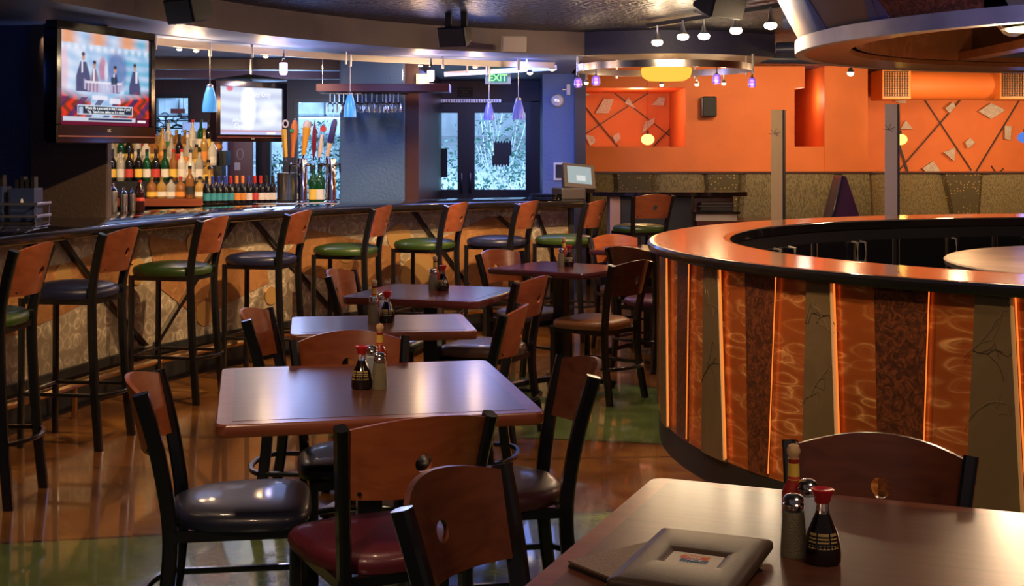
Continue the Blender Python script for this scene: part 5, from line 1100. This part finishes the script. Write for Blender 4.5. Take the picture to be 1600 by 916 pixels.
television((-2.546, 7.30), (-2.25, 8.22), 1.53, 2.215, tv1, 1.0, 'large television at left showing four figures at a studio table', [("What's life is you need to find. I relate of you?", .024, .52, .188), ("Yep. 'Island now, taking to. It is there.'", .024, .50, .148)], 120, 84)
television((-2.43, 10.75), (-1.955, 11.35), 1.555, 2.06, tv2, 1.15, 'smaller television with a washed white advert above the wine bottles', [('Today Only', .055, .62, .86), ('After', .05, .28, .30), ('Open', .06, .33, .18)], 70, 46, .075)
b = MB(); b.tube([(-2.22, 11.2, 1.9), (-2.22, 11.2, 2.26)], .03, sides=10); tp_ = thing('ceiling_mount', 'ceiling pole mount holding the smaller television', 'mount', (0, 0, 0)); b.build('pole', BRUSH, tp_)
b = MB(); b.lathe([(.02, 2.13), (.30, 2.085), (.31, 2.078), (.02, 2.078)], (-2.22, 11.2, 0), 24); b.build('shade_plate', BLKM, tp_)

# ------------------------------------------------------------------ rails, pendants, lamps
RLZ = 2.20
RAILM = plain('brushed_warm_aluminium', (.72, .60, .48), .30, .9)
RL = thing('lighting_rail', 'long curved brushed metal lighting rail under the soffit above the bar', 'rail', (0, 0, 0)); b = MB(); vs = []; n = 80; u0 = bar_u(238, .627)
for i in range(n+1):
    u = u0+(BL-u0)*i/n
    for o_, z in ((.62, RLZ), (.62, RLZ+.05), (.635, RLZ+.05), (.635, RLZ)): q = bar(u, o_); vs.append((q[0], q[1], z))
b.add(vs, [(i*4+j, (i+1)*4+j, (i+1)*4+(j+1) % 4, i*4+(j+1) % 4) for i in range(n) for j in range(4)]); b.build('rail_band', RAILM, RL)
def rail_u(px): return bar_u(px, .627)
for px in (243, 394, 540, 692, 823): q = bar(rail_u(px), .627); b = MB(); b.tube([(q[0], q[1], RLZ-.03), (q[0], q[1], 2.27)], .022, sides=10); b.build('rail_hanger', BRUSH, RL)
for px in (286, 312, 420, 660, 745): # little downlights on the rail
    q = bar(rail_u(px), .66); t = thing('rail_spotlight', 'small glowing spot bulb on the bar rail near column %s' % {286: 'of the pendant, left one', 312: 'of the pendant, right one', 420: 'above the second television', 660: 'of the emergency light', 745: 'of the exit sign'}[px], 'lamp', (q[0], q[1], RLZ+.0), 0, 'bulbs on the bar rail')
    b = MB(); b.lathe([(.010, .05), (.012, .01), (.022, -.01)], seg=14); b.build('lamp_head', BRUSH, t); b = MB(); b.lathe([(.020, -.010), (.014, -.018), (.002, -.021)], seg=14); b.build('bulb', emit('rail_bulb', (1, .75, .42), 14), t); point((q[0], q[1], RLZ-.06), 6, WARM, .03)
SHB = plain('aqua_glass_shade', (.10, .35, .55), .25, 0, .4, trans=.3, emis=(.10, .38, .75), es=.55); SHV = plain('violet_glass_shade', (.14, .16, .50), .25, 0, .4, trans=.3, emis=(.16, .18, .70), es=.45)
def pendant(px, yt, yb, w, mat, lab, col, d=None, pw=2.5, off=.627):
    if d is None: q = bar(rail_u(px), off); d = q[1]
    x = (px-800)/FPX*d; sc_ = FPX/d; zt = CAMH-(yt-YH)/sc_; zb = CAMH-(yb-YH)/sc_; r = w/2/sc_; t = thing('pendant_lamp', lab, 'pendant lamp', (x, d, zb), 0, 'glass pendants over the bar'); h = zt-zb
    b = MB(); b.lathe([(r, 0), (r*.97, h*.25), (r*.78, h*.6), (r*.5, h*.92), (r*.38, h), (r*.36, h*.985), (r*.74, h*.6), (r*.93, h*.25), (r*.955, .001)], seg=24); b.build('glass_shade', mat, t)
    b = MB(); b.lathe([(r*.4, h-.004), (r*.42, h+.012), (r*.2, h+.022)], seg=16); b.tube([(0, 0, h+.02), (0, 0, RLZ-zb)], .005, sides=6); b.tube([(0, 0, RLZ-zb-.045), (0, 0, RLZ-zb+.05)], .026, sides=10); b.build('stem', BRUSH, t)
    b = MB(); b.sphere((0, 0, h*.5), r*.28, rz=r*.4, seg=12, rings=6); b.build('bulb', emit('pendant_bulb', col, 3.0), t); return t
pendant(328, 136, 175, 24, SHB, 'aqua glass pendant hanging left of the smaller television', (.4, .8, 1)); pendant(547, 148, 183, 20, SHB, 'blue glass pendant hanging in front of the blue column', (.4, .75, 1))
pendant(764, 161, 188, 17, SHV, 'dark blue glass pendant under the exit sign, left of two at the door', (.5, .6, 1), d=11.6); pendant(810, 156, 187, 20, SHV, 'violet glass pendant, right of the two at the door', (.6, .6, 1), d=11.1)
GLW = emit('violet_white_glass', (.78, .62, 1), 3.2)
for px, lab, d in ((443, 'small glowing white glass lamp above the yellow tap handle', None), (673, 'small glowing white glass lamp beside the emergency light', None)):
    q = bar(rail_u(px), .627); t = thing('rail_glass_lamp', lab, 'lamp', (q[0], q[1], RLZ), 0, 'small glass lamps on the bar rail'); b = MB(); b.tube([(0, 0, .05), (0, 0, -.02)], .026, sides=10); b.tube([(-.008, 0, -.02), (-.010, 0, -.05)], .003, sides=6); b.tube([(.008, 0, -.02), (.010, 0, -.05)], .003, sides=6); b.build('stem', CHROME, t)
    b = MB(); b.lathe([(.028, -.05), (.031, -.056), (.031, -.125), (.022, -.142)], seg=18); b.build('glass', GLW, t); point((q[0], q[1]-.08, RLZ-.12), 3, (.7, .6, 1), .04)
# second short rail by the entrance
t = thing('lighting_rail', 'short straight blue-lit rail in front of the exit sign', 'rail', (0, 0, 0)); b = MB(); A = at(694, 116, 12.2); B = at(870, 106, 12.2); b.tube([A, B], .015, .045); b.build('rail_band', BRUSH, t); 
for px in (730, 760): c_ = at(px, 108, 12.2); b = MB(); b.tube([(c_.x, c_.y, c_.z-.06), (c_.x, c_.y, 2.27)], .02, sides=8); b.build('rail_hanger', BRUSH, t)
for px, py in ((828, 114), (863, 108)):
    c_ = at(px, py, 11.8); t = thing('rail_spotlight', 'bare bulb spot near the blue wall, %s of two' % ('left' if px == 828 else 'right'), 'lamp', c_, 0, 'bulbs by the blue wall'); b = MB(); b.tube([(0, 0, .02), (0, 0, 2.27-c_.z)], .016, sides=8); b.lathe([(.012, .03), (.030, .0)], seg=16); b.build('lamp_head', BRUSH, t); b = MB(); b.lathe([(.028, 0), (.018, -.014), (.002, -.018)], seg=16); b.build('bulb', emit('wall_bulb', (1, .8, .5), 8), t)

# ring chandelier
RNX, RNY, RNZ, RNR = 1.25, 10.85, 2.13, .72
RG = thing('ring_light', 'circular metal track carrying small violet lamps under the drum soffit', 'ring light', (RNX, RNY, RNZ))
b = MB(); annulus(b, [(RNR, 0), (RNR, .055), (RNR-.012, .055), (RNR-.012, 0)], 80).build('ring_band', plain('satin_chrome_ring', (.72, .66, .62), .22, 1), RG)
for k in range(5):
    a = radians((12, 62, 118, 168, 350)[k]); b = MB(); b.tube([(RNR*cos(a), RNR*sin(a), -.02), (RNR*cos(a), RNR*sin(a), 2.27-RNZ)], .02, sides=10); b.build('ring_hanger', BRUSH, RG)
VG = plain('violet_glass_cup', (.30, .16, .60), .2, 0, .4, trans=.4, emis=(.35, .18, .85), es=.5)
for k, (a, v) in enumerate(((186, 1), (150, 0), (215, 1), (60, 0), (85, 0), (-62, 1), (38, 0), (-8, 1))):
    a = radians(a); x, y = RNX+(RNR-.006)*cos(a), RNY+(RNR-.006)*sin(a); t = thing('ring_spotlight', 'small %s lamp on the ring track, %s' % ('violet glass' if v else 'bare warm', ['far left end', 'back left', 'front left', 'back right of the bowl', 'back, beside the amber bowl', 'front right', 'back right end', 'far right end'][k]), 'lamp', (x, y, RNZ), 0, 'lamps on the ring track')
    b = MB(); b.tube([(0, 0, .0), (0, 0, -.045)], .014, sides=8); b.lathe([(.011, -.045), (.020, -.07)], seg=14); b.build('lamp_head', CHROME, t)
    b = MB(); b.lathe([(.018, -.07), (.014, -.084), (.002, -.088)], seg=14); b.build('bulb', emit('ring_bulb', (1, .78, .5), 22), t); point((x, y, RNZ-.11), 2.5, (1, .7, .4) if not v else (.8, .55, 1), .02)
    if v: b = MB(); b.lathe([(.022, -.055), (.032, -.075), (.034, -.115), (.024, -.13), (.023, -.128), (.031, -.114), (.029, -.076), (.02, -.057)], seg=18); b.build('glass_cup', VG, t)
t = thing('bowl_lamp', 'wide amber glass bowl lamp hanging inside the ring track', 'lamp', (RNX+.02, RNY, RNZ-.04)); b = MB(); b.lathe([(.06, -.035), (.15, -.032), (.195, -.005), (.208, .04), (.205, .072), (.19, .072), (.19, .03), (.14, -.015)], seg=36)
b.build('glass_bowl', emit('amber_bowl_glass', (1, .50, .06), 1.3), t); b = MB(); 
for k in range(3): a = 2*pi*k/3; b.tube([(.19*cos(a), .19*sin(a), .07), (.05*cos(a), .05*sin(a), 2.27-RNZ+.04)], .004, sides=6)
b.build('cable', BRUSH, t); b = MB(); b.sphere((0, 0, .05), .045); b.build('bulb', emit('bowl_bulb', (1, .7, .3), 12), t); point((RNX, RNY, RNZ-.12), 14, AMB, .1)

# track with bright spot bulbs on the main ceiling
tr = thing('ceiling_track', 'dark ceiling track carrying the row of bright bulbs', 'track', (0, 0, 0)); A = Vector((1.02, 9.9, 2.42)); B = Vector((1.78, 8.35, 2.42)); b = MB(); b.tube([A, B], .035, .03); b.build('track_bar', BLKM, tr, smooth=False)
for k, (px, py, d) in enumerate(((1027, 63, 9.75), (1067, 54, 9.35), (1100, 53, 9.25), (1150, 44, 8.85), (1204, 36, 8.5))):
    c_ = at(px, py, d); t = thing('track_spotlight', 'bright bare ceiling bulb, %s in the row over the ring' % ['leftmost', 'second from left', 'middle', 'second from right', 'rightmost'][k], 'lamp', c_, 0, 'bright bulbs on the ceiling track')
    b = MB(); b.tube([(0, 0, .04), (0, 0, 2.41-c_.z)], .014, sides=8); b.lathe([(.014, .06), (.016, .03), (.032, .0)], seg=18); b.build('lamp_head', BRUSH, t)
    b = MB(); b.lathe([(.034, 0), (.042, -.014), (.034, -.034), (.006, -.042)], seg=18); b.build('bulb', emit('track_bulb', (1, .82, .55), 30), t); point((c_.x, c_.y, c_.z-.05), 9, (1, .74, .45), .03)
c_ = at(1329, 113, 11.6); t = thing('track_spotlight', 'single bright bulb in front of the orange pilaster', 'lamp', c_); b = MB(); b.tube([(0, 0, .02), (0, 0, CZ-c_.z)], .014, sides=8); b.lathe([(.014, .04), (.03, 0)], seg=16); b.build('lamp_head', BRUSH, t); b = MB(); b.sphere((0, 0, -.006), .028); b.build('bulb', emit('pilaster_bulb', (1, .8, .5), 30), t); point((c_.x, c_.y, c_.z-.06), 16, (1, .72, .4), .03)
# pipes under the ceiling between drum and hood
for A, B, r, lb in (((1.9, 9.2, 2.40), (3.9, 8.4, 2.36), .07, 'dark pipe nearest the hood under the ceiling'), ((2.25, 11.2, 2.34), (4.2, 10.4, 2.34), .06, 'blue-lit ceiling pipe behind the first'), ((2.3, 12.6, 2.36), (5.0, 12.9, 2.36), .05, 'farthest thin ceiling pipe')):
    t = thing('ceiling_pipe', lb, 'pipe', (0, 0, 0), 0, 'ceiling pipes'); b = MB(); b.tube([A, B], r*2, sides=16); b.build('pipe_run', plain('pipe_paint', (.05, .06, .11), .3), t)
    b = MB(); m_ = [(p+q)/2 for p, q in zip(A, B)]; b.tube([m_, (m_[0], m_[1], CZ)], .012, sides=6); b.build('pipe_hanger', BLKM, t)

# globe pendants by the orange wall
for px, py, d, col, lb in ((1012, 218, 13.2, (1, .62, .16), 'round amber globe pendant in front of the left wall art'), (1407, 218, 13.8, (1, .60, .12), 'round yellow globe pendant beside the grey post'), (1601, 215, 13.4, (.12, .28, .9), 'blue globe pendant cut by the right picture edge')):
    c_ = at(px, py, d); r = 10.5/(FPX/d); t = thing('globe_pendant', lb, 'pendant lamp', c_, 0, 'globe pendants by the orange wall'); b = MB(); b.sphere((0, 0, 0), r, rz=r*.82, seg=24, rings=12); b.build('glass_globe', emit('globe_glow', col, 2.4 if col[0] > .5 else .8), t)
    b = MB(); b.tube([(0, 0, r*.8), (.004, 0, .4), (0, 0, CZ-c_.z)], .004, sides=6); b.lathe([(.012, r*.78), (.012, r+.02)], seg=10); b.build('cord', BLKM, t); point((c_.x, c_.y, c_.z-r-.05), 3, col, .06)

# ceiling loudspeakers
def ceiling_speaker(loc, rz, w, h, dp, tilt, mat, lab, brk=True):
    t = thing('ceiling_speaker', lab, 'speaker', loc, rz); M = Matrix.Rotation(radians(tilt), 4, 'X'); b = MB(); tbox(b, M, -w/2, w/2, -dp/2, dp/2, -h/2, h/2, .75); cb = b.build('cabinet', mat, t, smooth=False, bevel=.008)
    b = MB(); tbox(b, M, -w/2+.015, w/2-.015, -dp/2-.006, -dp/2-.0005, -h/2+.012, h/2-.012)
    g = b.build('front_grille', mat if mat is not SPK else plain('grille_cloth', (.04, .032, .026), .7), t, smooth=False)
    b = MB()
    for k in range(6): x = -w/2+.03+(w-.06)*k/5; tbox(b, M, x-.006, x+.006, -dp/2+.03, dp/2-.04, -h/2-.004, -h/2-.0005)
    b.build('vent_rib', plain('violet_grey_rib', (.10, .08, .18), .5), t, smooth=False)
    if brk:
        for x in (-w*.28, w*.28): b = MB(); b.box(x-.022, x+.022, -.01, .01, h*.1, CZ-loc[2]); b.build('bracket', BLKM, t, smooth=False)
    return t
c_ = at(713, 55, 9.3); ceiling_speaker(c_, radians(-25), .22, .14, .16, 15, SPK, 'black ceiling loudspeaker on twin brackets in front of the soffit')
c_ = at(297, 14, 7.75); ceiling_speaker(c_, radians(-35), .24, .15, .18, 15, SPK, 'black loudspeaker at the top edge above the large television', brk=True)
c_ = at(1122, 2, 8.6); ceiling_speaker(c_, radians(35), .30, .18, .22, 20, SPK, 'black loudspeaker cut by the top edge beside the bright bulbs')
CRM = plain('cream_speaker_plastic', (.62, .50, .34), .5)
c_ = at(801, 68, 10.1); ceiling_speaker(c_, radians(10), .20, .125, .12, 8, CRM, 'cream loudspeaker fixed to the soffit face', brk=False)
b = MB(); b.box(-.02, .02, .03, .40, -.02, .02); o = b.build('wall_bracket', CRM, [x for x in COL.objects if x.get('label') == 'cream loudspeaker fixed to the soffit face'][0], smooth=False)

# ------------------------------------------------------------------ entrance details
EXG = emit('exit_green_glow', (.35, 1, .35), 1.6)
c_ = at(778, 118, 12.9); t = thing('exit_sign', 'green lit EXIT sign with cream frame above the entrance door', 'sign', c_); b = MB(); b.box(-.125, .125, -.02, .02, -.085, .09); b.build('frame', plain('cream_sign_frame', (.50, .50, .30), .5), t, smooth=False, bevel=.006)
b = MB(); b.box(-.095, .095, -.024, -.0205, -.068, .068); b.build('green_face', plain('dark_green_face', (.02, .12, .05), .4, emis=(.03, .25, .08), es=.6), t, smooth=False); text('EXIT', .088, EXG, t, Matrix.Translation((0, -.0255, -.026)) @ Matrix.Rotation(pi/2, 4, 'X'), 'exit_lettering', .0008, bold=.002)
b = MB(); b.box(-.06, .06, -.01, .01, .09, 2.27-c_.z); b.build('ceiling_canopy', BRUSH, t, smooth=False)
c_ = at(661, 125, 11.24); t = thing('emergency_light', 'small beige emergency light box on the maroon wall above the rack', 'emergency light', (c_.x-.0, 11.2, c_.z)); b = MB(); b.box(-.055, .055, -.03, .079, -.05, .05); b.build('housing', plain('beige_plastic', (.55, .42, .34), .5), t, smooth=False, bevel=.006); b = MB(); b.box(-.035, .035, -.034, -.0305, -.035, .035); b.build('lens', plain('milky_lens', (.7, .6, .55), .3), t, smooth=False)
c_ = at(727, 144, 14.95); t = thing('wall_plaque', 'small black plaque with fine print above the entrance door', 'plaque', (c_.x, 14.975, c_.z)); b = MB(); b.box(-.085, .085, -.01, .02, -.055, .055); b.build('plate', BLKM, t, smooth=False)
for k in range(3): text(['SEATING IS AVAILABLE', 'PLEASE ASK', 'AT THE COUNTER'][k], .013, plain('dull_gold_print', (.25, .18, .10), .5), t, Matrix.Translation((0, -.0115, .03-.03*k)) @ Matrix.Rotation(pi/2, 4, 'X'), 'plaque_lettering', .0003)
c_ = at(727, 157, 14.8); t = thing('door_closer_bar', 'thin ribbed metal bar across the top of the entrance doors', 'bar', (c_.x+.12, 14.92, c_.z)); b = MB(); b.box(-.42, .28, -.03, .055, -.018, .018); b.build('bar_body', BRUSH, t, smooth=False); b = MB()
for k in range(24): b.box(-.41+.0285*k, -.40+.0285*k, -.034, -.0305, -.014, .014)
b.build('ribs', BLKM, t, smooth=False)
c_ = at(870, 157, 13.55); t = thing('fire_alarm', 'white round-cornered alarm horn on the blue wall', 'alarm', (c_.x, 13.555, c_.z)); Mh = Matrix.Rotation(radians(90), 4, 'X'); b = MB(); b.lathe([(.072, -.045), (.070, -.01), (.055, .02), (.02, .028)], (0, 0, 0), 24, M=Mh); b.build('housing', plain('white_alarm_plastic', (.72, .70, .72), .4), t); b = MB(); b.lathe([(.03, .026), (.026, .034), (.01, .036)], (0, 0, 0), 18, M=Mh); b.build('horn_cone', BRUSH, t)
c_ = at(888, 140, 13.55); t = thing('motion_sensor', 'small white sensor box high on the blue wall', 'sensor', (c_.x, 13.57, c_.z)); b = MB(); b.box(-.02, .02, -.03, .03, -.055, .055); b.build('housing', plain('white_sensor_plastic', (.75, .74, .78), .4), t, smooth=False, bevel=.006); b = MB(); b.tube([(-.02, -.01, 0), (-.06, -.015, 0)], .012, sides=8); b.build('sensor_arm', BRUSH, t)
c_ = at(875, 268, 13.55); t = thing('wall_frame', 'small white frame on the blue wall behind the order terminal', 'frame', (c_.x, 13.58, c_.z)); b = MB(); b.box(-.065, .065, -.01, .02, -.09, .09); b.build('white_frame', WHITE, t, smooth=False); b = MB(); b.box(-.045, .045, -.014, -.0105, -.07, .07); b.build('dark_picture', BLKM, t, smooth=False)
# back bar wall furniture
t = thing('notice_board', 'pale blue panel with vents standing behind the bottles', 'panel', ((322-800)/FPX*13.6, 13.6, 0)); b = MB(); b.box(-.24, .22, -.03, .03, 0, 1.77); b.build('panel', plain('pale_blue_enamel', (.42, .55, .85), .45), t, smooth=False, bevel=.01); b = MB()
for i in range(3):
    for j in range(4): b.box(-.20+.15*i, -.12+.15*i, -.034, -.0305, 1.50+.055*j, 1.512+.055*j)
b.build('vent_slots', BLKM, t, smooth=False)
t = thing('side_door', 'maroon narrow door with an oval mark and a note right of the pale panel', 'door', ((376-800)/FPX*13.9, 13.9, 0)); b = MB(); b.box(-.13, .13, -.02, .02, 0, 1.95); b.build('door_leaf', plain('maroon_door', (.13, .04, .04), .4), t, smooth=False)
b = MB(); b.tube([(.055*cos(2*pi*k/20)*.6+.0, -.023, 1.44+.055*sin(2*pi*k/20)) for k in range(20)], .005, closed=True); b.build('oval_mark', plain('pale_mark', (.5, .35, .33), .5), t); b = MB(); b.box(-.06, -.0, -.023, -.0205, 1.27, 1.35); b.build('paper_note', plain('pinkish_note', (.5, .36, .34), .6), t, smooth=False)
# wire neon sign in the window
t = thing('neon_sign', 'unlit wire bicycle-like window sign hanging left of the aqua pendant', 'sign', ((272-800)/FPX*14.3, 14.3, 1.5)); b = MB(); R9 = random.Random(9)
for k in range(16):
    cx_, cz_, r_ = R9.uniform(-.22, .22), R9.uniform(.18, .40), R9.uniform(.03, .08); a0 = R9.uniform(0, 6); b.tube([(cx_+r_*cos(a0+j*.45), -.01*(k % 3), cz_+r_*.7*sin(a0+j*.45)) for j in range(9)], .012, sides=6)
b.tube([(-.24, 0, .30), (.24, 0, .30)], .014, sides=6); b.tube([(-.24, 0, .22), (.24, 0, .22)], .014, sides=6); b.tube([(-.1, 0, .40), (-.1, 0, .757)], .004, sides=4); b.tube([(.1, 0, .40), (.1, 0, .757)], .004, sides=4); b.build('bent_tubing', plain('dark_teal_tube', (.01, .03, .04), .3), t)
b = MB(); b.box(-.03, .12, -.03, -.01, .38, .43); b.build('transformer', plain('red_brown_box', (.25, .06, .06), .5), t, smooth=False)
